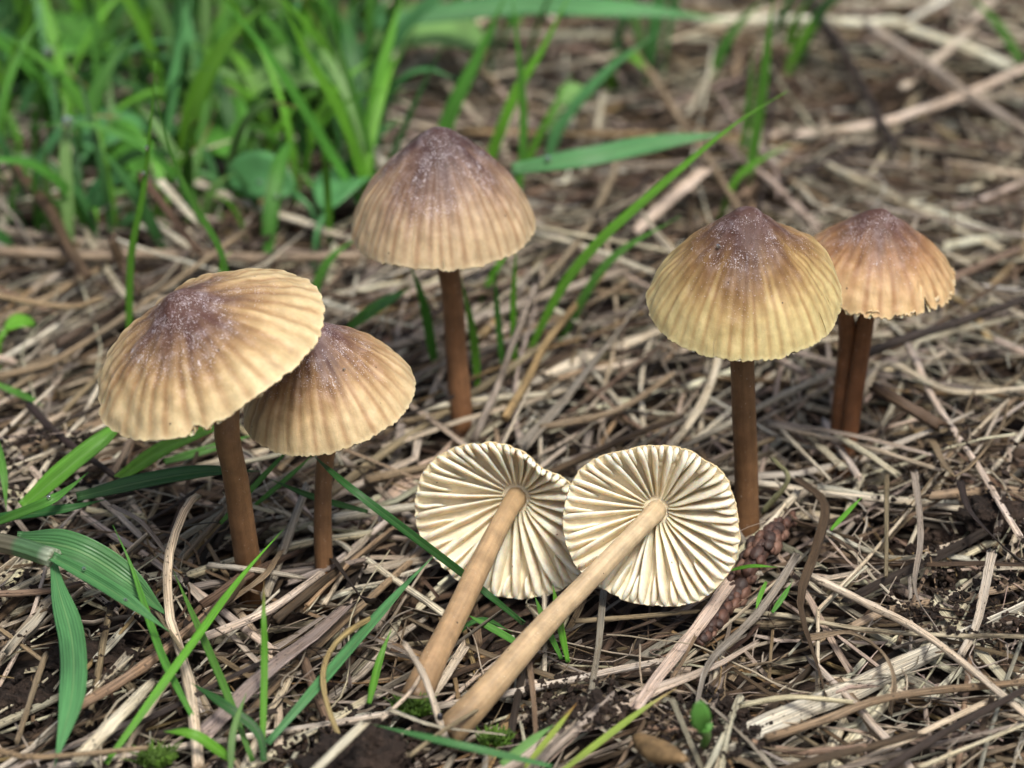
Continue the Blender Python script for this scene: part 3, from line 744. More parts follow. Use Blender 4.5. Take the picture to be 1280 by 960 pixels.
    wob = np.array([[nz(math.cos(a)*2.2+ti, math.sin(a)*2.2-ti, seed+3) for a in th] for ti in t])
    wob2 = np.array([[nz(math.cos(a)*9, math.sin(a)*9, seed+5+ti*1.5) for a in th] for ti in t])
    tt = TI+.16*wob+.14*wob2*smooth(.15, .4, TI)
    k1 = smooth(.15, spread, tt)[..., None]; k2 = smooth(.42, .95, tt)[..., None]
    col = c0*(1-k1)+(c1*(1-k2)+c2*k2)*k1
    fur = ((1-ribv)**2.2)[None]*smooth(.28, .6, TI)*np.clip(.75+.9*wob2, .15, 1.4)*(1-.45*smooth(.9, 1, TI))
    col = col*(1-.46*np.clip(fur, 0, 1)[..., None]*np.array([.75, 1.0, 1.15]))
    col = col+(smooth(.965, 1, TI)[..., None])*np.array([.10, .10, .07])
    den = speck*(1-.9*smooth(.3, 1.0, TI+.25*wob))
    tint = np.concatenate([np.clip(col, .01, .9), np.clip(den, 0, 1)[..., None]], -1)
    UV = np.stack(np.broadcast_arrays((np.arange(NA+1)/NA)[None, :], t[:, None]), -1)
    W = lambda L: c+L[..., 0:1]*bx+L[..., 1:2]*by+L[..., 2:3]*bz-base
    mbc = MB()
    mbc.grid(W(top), UV, tint, True)
    gc = np.array([*gillcol, 0.0])
    allv = np.stack([top[-1], und[-1]]); mbc.grid(W(allv), UV[:2], np.concatenate([tint[-1:], tint[-1:]]), True)
    mbc.grid(W(und[1:]), UV[1:], gc*np.array([.95, .90, .80, 1]), True, flip=True)
    cap = link('cap', mbc.build('cap', M_CAP), root)
    for fa in flakes:                                                 # dry flakes clinging to the rim
        i_ = int(fa/360*NA) % NA; p_ = W(top[-1])[i_]; q_ = W(top[-4])[i_]; o_ = unit(p_-q_)
        tg_ = unit(np.cross(o_, bz)); Lf = rs.uniform(.03, .07)
        Pf = p_-o_*.03+np.linspace(-1, 1, 7)[:, None]*tg_*Lf+np.array([[0, 0, rs.normal(0, .012)] for _ in range(7)])
        mf = MB(); loft(mf, Pf, rs.uniform(.014, .03)*np.array([.4, .9, 1, .7, 1, .8, .3]), .007, *section('rib', 6), np.array([.62, .47, .28, 0]), twist=rs.normal(0, .8), ref=bz, jitter=.2)
        link('rim_flake', mf.build('rim_flake', M_CAP), cap)
    # gills: plates under the cap, from the stem out to the rim
    ng = gills*2 if gill_short else gills
    for g_ in range(ng):
        full = (g_ % 2 == 0) or not gill_short
        a0 = (g_+rs.normal(0, .07))/ng*NA
        if full: r0, r1 = .10+rs.uniform(0, .03), .985
        else: r0, r1 = rs.uniform(.45, .72), .985
        nl = 12
        u = np.linspace(0, 1, nl); ti = r0+(r1-r0)*u
        sway = (rs.normal(0, 1.0)*np.sin(u*3.1)+rs.normal(0, .6)*np.sin(u*7))*NA/ng*.085*(1 if full else .7)+curl*u**1.5*NA/ng
        ai = (a0+sway) % NA
        upper = deform(np.interp(ti, t, rr), np.interp(ti, t, zz), ti, ai)
        # follow the underside (with its furrow relief left out)
        up_n = np.array([0, 0, 1.0])
        upper = upper-up_n*(thick*Rr*.4)
        depth = gilldepth*Rr*np.sin(np.clip(u*.90+.10, 0, 1)*math.pi)**.55*(1.0 if full else .72)*smooth(-.10 if full else 0, .1 if full else .22, u+.02)*rs.uniform(.85, 1.1)
        depth = np.maximum(depth, .004)
        tang = unit(np.stack([-np.sin(ai/NA*2*math.pi), np.cos(ai/NA*2*math.pi), 0*ai], -1))
        lean = .28+rs.normal(0, .07)
        thk = (.012+.026*np.sin(u*math.pi*.5))*Rr*(1 if full else .8)*(1-.5*smooth(.9, 1, u))
        prof_g = [(0, 1.0, 0), (0.45, .95, 0), (.8, .85, 0), (.96, .5, 0), (1.0, 0.0, 0), (.96, -.5, 0), (.8, -.85, 0), (.45, -.95, 0), (0, -1.0, 0)]
        V = np.stack([upper-up_n*(depth*f)[:, None]+tang*(thk*s__+lean*depth*f)[:, None] for f, s__, _ in prof_g], 1)
        cu = np.array(gillcol)*rs.uniform(.92, 1.06)
        edgef = np.array([f for f, _, _ in prof_g])
        colg = cu[None, None]*(np.array([.96, .86, .68])*(1-edgef[:, None])+np.array([1.0, 1.0, 1.02])*edgef[:, None])[None]  # tan toward the gill base paints in the soft shade between plates
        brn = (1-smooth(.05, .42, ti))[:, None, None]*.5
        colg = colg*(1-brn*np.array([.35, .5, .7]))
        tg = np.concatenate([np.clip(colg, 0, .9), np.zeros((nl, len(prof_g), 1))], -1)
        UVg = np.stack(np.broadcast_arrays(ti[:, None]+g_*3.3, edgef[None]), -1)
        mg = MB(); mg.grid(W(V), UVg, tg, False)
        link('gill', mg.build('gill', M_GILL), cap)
    # stem(s)
    for si, st in enumerate([stem]+([stem2] if stem2 is not None else [])):
        n_ = 30; P = resample(st, n_); u = np.linspace(0, 1, n_)
        ws = np.interp(u, np.linspace(0, 1, len(stemw)), stemw)
        ws = ws*(1+.09*np.array([nz(x*3.5, si, seed) for x in u])+.03*np.array([nz(x*14, si, seed+2) for x in u]))
        P = P+np.stack([[.045*nz(x*2.6, k*5.3, seed+si)*math.sin(x*math.pi) for k in range(3)] for x in u])
        # widen a little into the flesh at the top
        ws = ws*(1+.30*np.exp(-u/.07)-.45*np.exp(-u/.012))
        sec, sv = section('tube', 20)
        a_ = np.arange(20)/20*2*math.pi; sec = sec*(1+.025*np.cos(3*a_+seed)+.015*np.cos(7*a_))[:, None]
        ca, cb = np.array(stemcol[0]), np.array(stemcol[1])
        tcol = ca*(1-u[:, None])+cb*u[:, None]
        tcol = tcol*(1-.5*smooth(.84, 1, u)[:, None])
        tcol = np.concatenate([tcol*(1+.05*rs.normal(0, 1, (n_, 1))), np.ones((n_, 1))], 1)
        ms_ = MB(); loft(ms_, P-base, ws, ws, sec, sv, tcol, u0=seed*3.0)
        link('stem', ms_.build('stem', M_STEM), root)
    return root

BELL = [(0, 1), (.10, .972), (.20, .895), (.33, .785), (.50, .64), (.68, .47), (.84, .285), (.945, .12), (1.0, 0)]
UMBO = [(0, 1), (.08, .97), (.16, .89), (.26, .775), (.42, .65), (.60, .50), (.78, .32), (.92, .125), (1.0, 0)]
ROUND = [(0, 1), (.12, .978), (.27, .905), (.46, .775), (.65, .61), (.82, .42), (.935, .22), (.985, .08), (1.0, 0)]
CONE = [(0, 1), (.11, .975), (.23, .90), (.38, .79), (.56, .645), (.74, .47), (.88, .28), (.965, .11), (1.0, 0)]
SHALLOW = [(0, 1), (.12, .97), (.3, .86), (.5, .66), (.7, .42), (.86, .2), (.95, .07), (1.0, 0)]
BROWN_STEM = ((.225, .13, .062), (.15, .075, .034))

def stand(px, py, base_px, lean):
    b = G(*base_px, 0.0); return CY(px, py, b[1]+lean), b
# big pale left mushroom
c1_, b1_ = stand(262, 441, (318, 700), -.35); ax1 = camdir(-.38, .73, .57)
b1_[2] -= .95
make_mushroom('big pale tan mushroom with tilted ragged cap, leftmost of the standing ones', c1_, ax1, 1.03, .63, UMBO, 3, ((.085, .038, .028), (.39, .25, .11), (.57, .45, .25)), 34, .013,
    droop=((115, 30, .05),), notch=((252, 5, .07), (262, 3, .03), (300, 3, .02)), speck=1.05, spread=.70, stem=np.array([c1_+ax1*.38, c1_-ax1*.25, C(283, 545, (c1_-CAM)@FW+.25), C(299, 620, (c1_-CAM)@FW+.7), b1_]), stemcol=BROWN_STEM, stemw=(.105, .105, .11, .125), xhint=camdir(.89, .45, 0), gills=26, tilt_noise=.085)
# small left mushroom
c2_, b2_ = stand(412, 500, (405, 708), .30); ax2 = camdir(-.20, .78, .58)
b2_[2] -= .95
make_mushroom('smaller tan mushroom half hidden behind the big left cap', c2_, ax2, .745, .80, BELL, 14, ((.088, .040, .034), (.38, .23, .10), (.57, .44, .25)), 36, .013,
    speck=1.05, spread=.74, stem=np.array([c2_+ax2*.45, c2_-ax2*.2, C(405, 600, (c2_-CAM)@FW+.45), b2_]), stemcol=BROWN_STEM, stemw=(.075, .075, .085), xhint=camdir(.96, .28, 0), gills=24)
# lone purple-brown mushroom
c3_, b3_ = stand(555, 286, (581, 498), .10); ax3 = camdir(-.05, .87, .49)
b3_[2] -= .95
make_mushroom('lone purple-brown mushroom with frosted bell cap standing in the middle', c3_, ax3, .845, 1.0, CONE, 27, ((.062, .030, .026), (.25, .155, .10), (.50, .38, .23)), 46, .014,
    speck=1.35, spread=.72, stem=np.array([c3_+ax3*.6, c3_-ax3*.2, C(569, 400, (c3_-CAM)@FW+.5), b3_]), stemcol=((.26, .14, .065), (.17, .08, .038)), stemw=(.10, .10, .105), gills=26, tilt_noise=.04)
# yellowish right front mushroom
c4_, b4_ = stand(930, 379, (941, 650), -.10); ax4 = camdir(-.02, .79, .61)
b4_[2] -= .95
make_mushroom('yellowish mushroom with dark purple-brown centre, front of the right pair', c4_, ax4, .81, .95, BELL, 41, ((.075, .033, .024), (.34, .20, .065), (.56, .46, .22)), 44, .010,
    fold=(32, 20, .13), speck=.95, spread=.78, stem=np.array([c4_+ax4*.55, c4_-ax4*.2, C(929, 500, (c4_-CAM)@FW+.55), b4_]), stemcol=BROWN_STEM, stemw=(.098, .10, .105, .13), gills=26)
# torn-rimmed right back mushroom
c5_, b5_ = stand(1090, 349, (1054, 545), .0); ax5 = camdir(.04, .88, .47)
b5_[2] -= .95
b5b = b5_+np.array([-.05, .12, 0]); d5 = (c5_-CAM)@FW
make_mushroom('reddish-brown mushroom with torn flaky rim, rear of the right pair', c5_, ax5, .75, .68, BELL, 55, ((.085, .038, .026), (.34, .18, .075), (.53, .37, .19)), 30, .008,
    notch=((305, 3, .13), (318, 2, .05), (20, 4, .06), (350, 3, .04), (150, 5, .08)), speck=.95, spread=.7, tatter=2.4, flakes=(8, 352, 338, 318, 292, 265, 172, 158, 150), stem=np.array([c5_+ax5*.4, c5_-ax5*.2, C(1077, 440, d5+.5), b5_]),
    stem2=np.array([c5_+ax5*.3+RT*-.12, c5_-ax5*.25+RT*-.2, C(1058, 440, d5+.62), b5b]), stemcol=((.22, .10, .042), (.14, .058, .026)), stemw=(.075, .078, .08, .09), gills=24, thick=.05)

# two picked mushrooms lying with their gills to the lens
def fallen(label, J, B, ctrl, out_px, tiltdir, Rpx, seed, stemw, stemcol, gills):
    d = (J-CAM)@FW
    ax = -camdir(*tiltdir)                                            # apex points away
    Rr = Rpx*KPX*d
    outline = [(-a, v/Rpx) for a, v in out_px]                        # seen from the gill side
    H = .40*Rr
    c = J+ax*(-.10*Rr)
    make_mushroom(label, c, ax, Rr, H, SHALLOW, seed, ((.12, .06, .05), (.40, .24, .11), (.56, .42, .22)), gills, .012, outline=outline, speck=.6,
        stem=np.array([J+ax*.36*Rr, J+ax*.10*Rr+(ctrl[0]-J)*.10]+ctrl+[B]), stemcol=stemcol, stemw=stemw, gills=gills, gillcol=(.80, .74, .59), gilldepth=.20, thick=.05, tilt_noise=.06, curl=.45)
fallen('picked mushroom lying gills up, the left one with a darker stem', F1J, F1B, [C(600, 705, 26.75), C(560, 785, 26.2)],
    [(0, 95), (22, 82), (45, 62), (65, 65), (90, 75), (110, 84), (135, 98), (160, 116), (180, 122), (200, 125), (225, 124), (250, 122), (270, 121), (290, 125), (315, 128), (338, 118)],
    (-.20, -.16, .96), 110, 71, (.080, .090, .098, .108, .128), ((.40, .28, .155), (.33, .215, .115)), 26)
fallen('picked mushroom lying gills up, the right one with a long pale stem', F2J, F2B, [C(748, 714, 26.35), C(665, 798, 25.85)],
    [(0, 106), (30, 104), (60, 90), (90, 86), (120, 92), (150, 108), (180, 114), (210, 119), (240, 116), (270, 116), (300, 123), (330, 119)],
    (-.14, -.10, .98), 108, 83, (.072, .082, .092, .108, .132), ((.54, .43, .275), (.36, .245, .13)), 27)

# ------------------------------------------------------------------ grass blades
GREEN = {'bright': (.125, .34, .030), 'mid': (.085, .26, .035), 'blue': (.090, .265, .090), 'dark': (.040, .140, .032), 'yellow': (.27, .33, .06), 'pale': (.16, .31, .09)}
GWORD = {'bright': 'bright green', 'mid': 'green', 'blue': 'blue-green', 'dark': 'dark green', 'yellow': 'yellow-green', 'pale': 'pale green'}
def blade_mesh(P, hw, c, tip=None, keel=.35, twist=0.0, base_w=.55, tipf=.25, n=26, ref=None, var=.08):
    P = resample(P, n); u = np.linspace(0, 1, n)
    w_ = hw*(base_w+(1-base_w)*smooth(0, .3, u))*(1-smooth(1-tipf-.2, 1.02, u))**.8
    w_ = np.maximum(w_, hw*.05)
    col = np.array(GREEN[c])*(1+rng.normal(0, var))*(1+rng.normal(0, .04, 3))
    tc = np.tile(col, (n, 1))*(.85+.25*u[:, None])
    if tip is not None:
        k = smooth(.7, .97, u)[:, None]; tc = tc*(1-k)+np.array(tip)*k
    m1 = MB(); sec, sv = RIB10, VR10
    loft(m1, P, w_, np.maximum(w_*.10, .004), sec, sv, np.concatenate([tc, np.ones((n, 1))], 1), twist=twist*u, keel=keel, ref=ref)
    return m1
FACE = -FW*1.0+UP*.4
def blade(pts, wpx, c, label, tip=None, group='green grass blades', tw=.4, keel=.35, name='grass_shoot', parent=None, base_w=.6, tipf=.25):
    """pts: (px,py,('z',lift)) not needed: each point is (px,py,h) with h height above the litter"""
    P = np.array([S(p[0], p[1], p[2]) for p in pts])
    hw = .5*cm(wpx, P[len(P)//2])
    me = blade_mesh(P, hw, c, tip, keel, tw, ref=FACE, base_w=base_w, tipf=tipf).build(name, M_GRASS)
    if parent is not None: return link(name, me, parent)
    return link(name, me, label=label, cat='grass blade', group=group)
def vblade(pts, wpx, c, label, rootpx=None, dy=0.0, tip=None, tw=.5, keel=.4, tipf=.3):
    """upright blade: root pixel stands on the litter, the other points keep its world Y plus a forward lean dy per point"""
    r = S(*(rootpx or pts[0][:2]), 0.0); r = r-np.array([0, 0, .25])
    P = [r]+[CY(p[0], p[1], r[1]+dy*(i+1)) for i, p in enumerate(pts[(0 if rootpx else 1):])]
    P = np.array(P); hw = .5*cm(wpx, P[len(P)//2])
    me = blade_mesh(P, hw, c, tip, keel, tw, ref=FACE, tipf=tipf).build('grass_shoot', M_GRASS)
    return link('grass_shoot', me, label=label, cat='grass blade', group='green grass blades')
BR = (.22, .13, .05)
# lower left shoot with three blades
shoot = link('grass_shoot', None, label='grass shoot with broad ribbed blue-green blades at lower left', cat='grass shoot'); 
def shoot_blade(pts, *a, **k): return blade(pts, *a, parent=shoot, **k)
shoot_blade([(66,699,.55),(74,740,.55),(90,800,.45),(90,870,.35),(68,958,.2)], 33, 'blue', None, name='blade', keel=.12, base_w=.3, tw=.1, tipf=.15)
shoot_blade([(20,674,.5),(94,687,.6),(161,727,.5),(212,772,.3)], 40, 'blue', None, name='blade', keel=.25, base_w=.5, tw=-.2)
shoot_blade([(66,697,.62),(112,722,.65),(157,750,.6),(212,790,.45)], 19, 'blue', None, name='blade', keel=.8, base_w=.7, tw=.1)
P = np.array([S(-12, 676, .5), S(25, 684, .54), S(68, 698, .58)]); m1 = MB()
tcol = np.array([[.16, .15, .10, 1]]*5+[[.10, .20, .09, 1]]*5+[[.30, .36, .26, 1]]*2); loft(m1, resample(P, 12), .085, .085, *section('tube', 10), tcol); link('stem', m1.build('stem', M_GRASS), shoot)

FRONT = [
 ([(28,634,.1),(90,581,.4),(135,545,.6),(165,508,.75)], 26, 'bright', 'broad bright green blade reaching up under the big left cap', {}),
 ([(-10,656,.3),(56,630,.45),(85,612,.5),(111,590,.55)], 15, 'mid', 'curved green blade at the left edge pointing up', {}),
 ([(96,622,.35),(187,601,.5),(262,590,.6),(326,589,.65)], 21, 'dark', 'dark level blade crossing the big left mushroom stem', {}),
 ([(146,600,.15),(210,559,.35),(262,538,.45),(300,530,.5)], 21, 'bright', 'bright blade slanting behind the big left mushroom stem', {}),
 ([(205,578,.1),(262,562,.2),(318,543,.3)], 12, 'mid', 'slim green blade between the left mushroom stems', {}),
 ([(-10,648,.25),(75,638,.3),(134,624,.35)], 15, 'dark', 'dark blade low in the left tuft', {}),
 ([(-6,545,.3),(4,590,.2),(8,640,.05)], 10, 'mid', 'short green blade upright at the left edge', {}),
 ([(-10,478,.15),(22,492,.15),(54,508,.1)], 10, 'mid', 'small green blade tip entering at left edge', {}),
 ([(132,955,.1),(232,817,.45),(300,724,.6),(354,662,.75)], 11, 'bright', 'long straight blade rising right from the bottom left', {}),
 ([(275,655,.5),(322,604,.75),(370,552,.95)], 8, 'mid', 'thin blade crossing in front of the big left stem', {}),
 ([(655,780,.02),(606,740,.22),(576,716,.44),(512,667,.98),(431,604,1.25),(388,566,1.3)], 11, 'dark', 'long thin blade running down behind the left fallen stem', {}),
 ([(460,640,.3),(394,622,.5),(335,598,.6)], 8, 'dark', 'thin dark blade crossing the small left mushroom stem', {}),
 ([(316,634,.25),(355,602,.45),(392,568,.6)], 7, 'mid', 'thin green blade just left of the small mushroom stem', {}),
 ([(334,930,.08),(409,844,.3),(494,746,.35),(545,692,.35)], 14, 'blue', 'blue-green blade slanting up to the left fallen cap', {}),
 ([(328,950,.02),(331,825,.5),(330,770,.75),(330,722,.9)], 9, 'bright', 'straight upright blade with brown tip below the left mushrooms', dict(tip=BR)),
 ([(246,906,.1),(210,836,.3),(191,787,.4),(165,709,.6),(141,656,.75)], 10, 'mid', 'narrow blade leaning left beside the forked dry stalk', {}),
 ([(316,952,.1),(285,870,.2),(255,799,.3),(216,712,.4)], 10, 'mid', 'narrow blade leaning left, right of the forked dry stalk', {}),
 ([(331,952,.1),(322,915,.3),(281,881,.35),(238,853,.3)], 12, 'dark', 'short dark blade bending left near the bottom', {}),
 ([(292,952,.15),(244,919,.3),(204,914,.3)], 13, 'bright', 'short bright blade lying low at the bottom left', {}),
 ([(288,966,.2),(292,915,.4),(308,866,.5)], 9, 'pale', 'short pale blade upright at the bottom left', {}),
 ([(461,880,.1),(475,825,.3),(489,787,.45)], 10, 'bright', 'short upright blade left of the left fallen stem', {}),
 ([(690,958,.4),(569,930,.45),(464,905,.4)], 9, 'blue', 'blue-green blade lying across the bottom below the stems', {}),
 ([(656,810,.1),(625,791,.15),(582,767,.2)], 9, 'mid', 'short green blade between the two fallen stems', {}),
 ([(710,828,.08),(700,780,.15),(691,730,.2)], 9, 'bright', 'upright blade just below the joined fallen caps', {}),
 ([(702,824,.06),(685,787,.12),(668,744,.15)], 8, 'mid', 'green blade left of the one below the fallen caps', {}),
 ([(700,966,.25),(797,892,.3),(846,860,.3)], 9, 'yellow', 'yellow-green blade with straw tip at the bottom middle', dict(tip=(.55,.42,.18))),
 ([(626,956,.25),(692,906,.3)], 12, 'pale', 'short pale green cut blade at the bottom middle', {}),
 ([(656,960,.3),(690,918,.35),(721,879,.35)], 8, 'yellow', 'yellowing blade with orange tip at the bottom middle', dict(tip=(.45,.25,.06))),
 ([(912,713,.25),(940,708,.28),(971,709,.25)], 5, 'bright', 'tiny green blade tip beside the right fallen cap', {}),
 ([(958,727,.25),(950,745,.22),(944,764,.18)], 6, 'bright', 'tiny green blade over the scaly seed spike', {}),
 ([(1038,663,.1),(1078,621,.25)], 6, 'bright', 'tiny green blade right of the scaly seed spike', {}),
 ([(965,766,.1),(980,745,.15),(990,728,.2)], 7, 'mid', 'small green blade below the scaly seed spike', {}),
 ([(432,414,.25),(467,388,.4),(513,360,.5)], 17, 'mid', 'short green blade right of the small left cap', {}),
 ([(560,800,.05),(600,775,.1),(640,790,.1)], 7, 'dark', 'dark blade low behind the left fallen stem', {}),
]
for p, w_, c, lab, kw in FRONT: blade(p, w_, c, lab, **kw)
BACK = [
 ([(164,330),(180,240),(190,140),(194,76)], 10, 'bright', 'tall upright blade, left of the paired upright blades', -.02),
 ([(282,335),(240,250),(210,180),(193,104)], 8, 'mid', 'slim beaded blade, right of the paired upright blades', -.02),
 ([(276,332),(284,322),(289,314)], 9, 'bright', 'short green blade tip above the big left cap', 0),
 ([(470,262),(430,220),(370,120),(330,60),(262,-20)], 12, 'mid', 'long blade leaning left above the lone cap', .05),
 ([(470,250),(430,150),(385,70),(345,-15)], 14, 'bright', 'bright blade leaning left into the lone cap', -.05),
 ([(470,240),(465,200),(440,110),(402,-15)], 8, 'mid', 'thin blade leaning left just behind the lone cap', .0),
 ([(590,240),(640,130),(680,60),(716,-15)], 15, 'bright', 'bright blade leaning right above the lone cap', .05),
 ([(535,230),(560,155),(600,70),(636,-15)], 21, 'mid', 'broad green blade rising behind the lone cap', .1),
 ([(640,215),(680,160),(714,92)], 10, 'bright', 'short blade leaning right beside the lone cap', .0),
 ([(600,350),(625,330),(645,306),(648,295)], 9, 'bright', 'short blade beneath the rim of the lone cap', 0),
 ([(644,448),(642,380),(646,300)], 8, 'bright', 'upright blade right of the lone mushroom stem', 0),
 ([(630,446),(622,390),(618,330)], 8, 'mid', 'second upright blade near the lone mushroom stem', 0),
 ([(545,440),(530,380),(510,325)], 12, 'mid', 'green blade left of the lone mushroom stem', .0),
 ([(598,470),(592,420),(576,345)], 10, 'bright', 'green blade touching the lone mushroom stem', .1),
 ([(655,425),(700,365),(745,308),(800,257),(912,161),(984,114)], 14, 'bright', 'long bright blade sweeping right above the yellowish cap', -.06),
 ([(700,400),(760,330),(850,270)], 12, 'mid', 'green blade under the long sweeping one', 0),
 ([(900,250),(925,220),(987,180)], 10, 'bright', 'small blade right of the wide blue-green blade', 0),
 ([(680,200),(700,160),(760,90),(826,38)], 16, 'blue', 'blurred blue-green blade leaning right behind the wide blade', .1),
 ([(935,215),(955,100),(968,-15)], 14, 'mid', 'blurred upright blade behind the yellowish cap', .05),
 ([(925,190),(938,120),(940,60)], 9, 'mid', 'thin blurred blade left of the blurred upright blade', .05),
 ([(1290,75),(1250,35),(1208,-10)], 11, 'mid', 'blurred blade in the top right corner', 0),
 ([(380,368),(410,330),(450,295)], 14, 'mid', 'blade tip left of the lone cap', 0),
 ([(640,270),(655,160),(640,-15)], 10, 'mid', 'thin upright blade behind the right side of the lone cap', .1),
]
for i, (p, w_, c, lab, dy) in enumerate(BACK): vblade(p, w_, c, lab, dy=dy, rootpx={0: (160, 455), 1: (290, 455), 2: (285, 440)}.get(i))
wide = blade([(640,212,.9),(740,196,1.1),(830,178,1.15),(914,166,1.1)], 27, 'blue', 'wide blue-green blade lying level right of the lone cap', keel=.2, tw=.15)
topb = blade([(470,30,.8),(640,8,1.0),(800,14,1.0),(915,26,.8)], 30, 'blue', 'wide blurred blue-green blade along the top edge', keel=.2, tw=.2)

# the blurred grass of the upper left corner and a few further blades
items = []
spec = []
for i in range(330):
    if i < 290: px, py = rng.uniform(-90, 480), rng.uniform(-60, 325)
    else: px, py = rng.uniform(420, 1000), rng.uniform(-60, 130)
    spec.append((px, py))
spec.sort(key=lambda q: q[1])
for px, py in spec:
    r = S(px, py, -.2) if py > 0 else G(px, py, -.3)
    L = rng.uniform(1.2, 4.2)*(1 if px < 480 else .7); az = rng.uniform(0, 2*math.pi); lean = rng.uniform(.2, 1.9)
    if py > 190: L *= .6
    u = np.linspace(0, 1, 6); th = rng.uniform(.05, .4)+lean*u**1.3
    st = np.stack([np.sin(th)*math.cos(az), np.sin(th)*math.sin(az), np.cos(th)], 1)*L/5
    P = r+np.concatenate([[[0, 0, 0]], np.cumsum(st[:-1], axis=0)])
    a, b_, d = proj(P)
    if a.max() < 0 or a.min() > 1280 or b_.max() < 0: continue
    q = resample(P, 20); qa, qb, qd = proj(q)
    hit = False                                    # keep clear of the caps and of the paired blades in front
    for cx, cy, rx, ry, dd in ((262, 440, 160, 120, 99), (555, 250, 125, 105, 30.5), (930, 360, 130, 110, 30), (190, 220, 40, 130, 29.6)):
        if ((((qa-cx)/rx)**2+((qb-cy)/ry)**2 < 1) & (qd < dd)).any(): hit = True
    if hit: continue
    c = rng.choice(['bright', 'bright', 'mid', 'mid', 'blue', 'dark', 'pale']); hw = rng.uniform(.02, .075)*(1 if rng.uniform() < .9 else 1.8)
    o = link('grass_shoot', blade_mesh(P, hw, c, BR if rng.uniform() < .12 else None, rng.uniform(.1, .6), rng.normal(0, .6), ref=FACE, n=16).build('grass_shoot', M_GRASS), cat='grass blade', group='green grass blades')
    an = math.degrees(math.atan2(-(b_[-1]-b_[0]), a[-1]-a[0])) % 360
    ow = 'leaning right' if an < 70 or an > 330 else 'upright' if an < 110 else 'leaning left' if an < 210 else 'drooping'
    mx_, my_ = float(np.clip(a, 0, 1279).mean()), float(np.clip(b_, 0, 959).mean())
    zone = ('at the far left edge' if mx_ < 110 else 'left of the paired blades' if mx_ < 190 else 'right of the paired blades' if mx_ < 300 else 'before the lone cap' if mx_ < 450 else 'above the lone cap' if mx_ < 660 else 'above the wide blue-green blade') + (', near the top' if my_ < 110 else ', lower down' if my_ > 210 else '')
    items.append((o, ('broad ' if hw > .085 else 'thin ' if hw < .04 else '')+GWORD[c]+' blade '+ow+' '+zone, mx_))
number_labels(items)

# the uncountable undergrowth between them
mg_ = MB()
for _ in range(900):
    px, py = rng.uniform(-120, 500), rng.uniform(-120, 300)
    if px > 380 and py > 200: continue
    if py > 215 and rng.uniform() < .65: continue
    r = S(px, py, -.25) if py > 0 else G(px, py, -.3)
    L = rng.uniform(.5, 1.7)*(.6 if py > 180 else 1); az = rng.uniform(0, 6.283); lean = rng.uniform(.3, 2.0); u = np.linspace(0, 1, 7); th = rng.uniform(.1, .6)+lean*u
    P = r+np.concatenate([[[0, 0, 0]], np.cumsum((np.stack([np.sin(th)*math.cos(az), np.sin(th)*math.sin(az), np.cos(th)], 1)*L/6)[:-1], axis=0)])
    qa, qb, qd = proj(P)
    if ((((qa-262)/160)**2+((qb-440)/120)**2 < 1) | (((qa-555)/125)**2+((qb-250)/105)**2 < 1)).any(): continue
    c = np.array(GREEN[rng.choice(['dark', 'dark', 'mid', 'mid', 'blue'])])*rng.uniform(.6, 1.1); hw = rng.uniform(.02, .07)
    loft(mg_, P, np.maximum(hw*(1-u**2)**.7*(.6+.4*np.minimum(u*3, 1)), .004), .004, *section('rib', 6), np.array([*c, 1]), keel=rng.uniform(.1, .5), twist=rng.normal(0, .6), ref=FACE)
link('grass', mg_.build('grass', M_GRASS), kind='stuff', label='dense low green undergrowth filling the upper left corner', cat='grass')

# broad rounded leaves low in the grass
def broad_leaf(px, py, wpx, lpx, ang, c, label, lift=.35, tilt=.4):
    ctr = S(px, py, lift) if py > 5 else G(px, py, .3); hw = .5*cm(wpx, ctr); L = cm(lpx, ctr)
    d = np.array([math.cos(ang), math.sin(ang), .1]); n = 18; u = np.linspace(0, 1, n)
    P = ctr+d*((u-.5)*L)[:, None]+np.array([0, 0, 1])*(np.sin(u*3.1)*.12*L-.2*u*u*L)[:, None]
    w_ = hw*np.maximum(np.sin(np.clip(u*.97+.02, 0, 1)*math.pi)**.6, .05)
    col = np.array(GREEN[c]); m1 = MB(); loft(m1, P, w_, .012, *section('rib', 14), np.array([*col, 1]), keel=.22, twist=tilt, ref=FACE)
    lf = link('leaf_plant', None, label=label, cat='leaf plant', group='broad leaves in the grass'); 
    link('leaf', m1.build('leaf', M_LEAF), lf)
    q = np.array([P[0]-d*.0, P[0]-d*.3*L-np.array([0, 0, .15]), P[0]-d*.4*L-np.array([0, 0, .7])]); m2 = MB()
    loft(m2, resample(q, 8), .03, .03, *section('tube', 6), np.array([*(col*.9), 1])); link('leaf_stalk', m2.build('leaf_stalk', M_LEAF), lf)
for a in [(390, 95, 90, 150, .3, 'pale', 'large pale green broad leaf above the long leaning blades', .5), (150, 195, 75, 120, 2.2, 'mid', 'green broad leaf left of the paired upright blades', .3),
          (540, 45, 90, 140, .2, 'pale', 'pale broad leaf near the top edge above the lone cap', .5), (430, 235, 70, 110, 1.2, 'blue', 'blue-green broad leaf behind the left rim of the lone cap', .3), (720, 120, 40, 55, .8, 'pale', 'small round pale leaf above the wide blue-green blade', .4),
          (280, 165, 80, 120, 1.9, 'mid', 'green broad leaf right of the paired upright blades', .3), (80, 60, 90, 150, .5, 'mid', 'green broad leaf in the top left corner', .5), (150, 165, 80, 110, .9, 'blue', 'blue-green leaf behind the paired upright blades', .3), (325, 225, 60, 100, 2.6, 'blue', 'blue-green leaf low between paired blades and lone cap', .3),
          (25, 405, 26, 40, .6, 'bright', 'tiny green leaf left of the big left cap', .1)]:
    broad_leaf(*a)

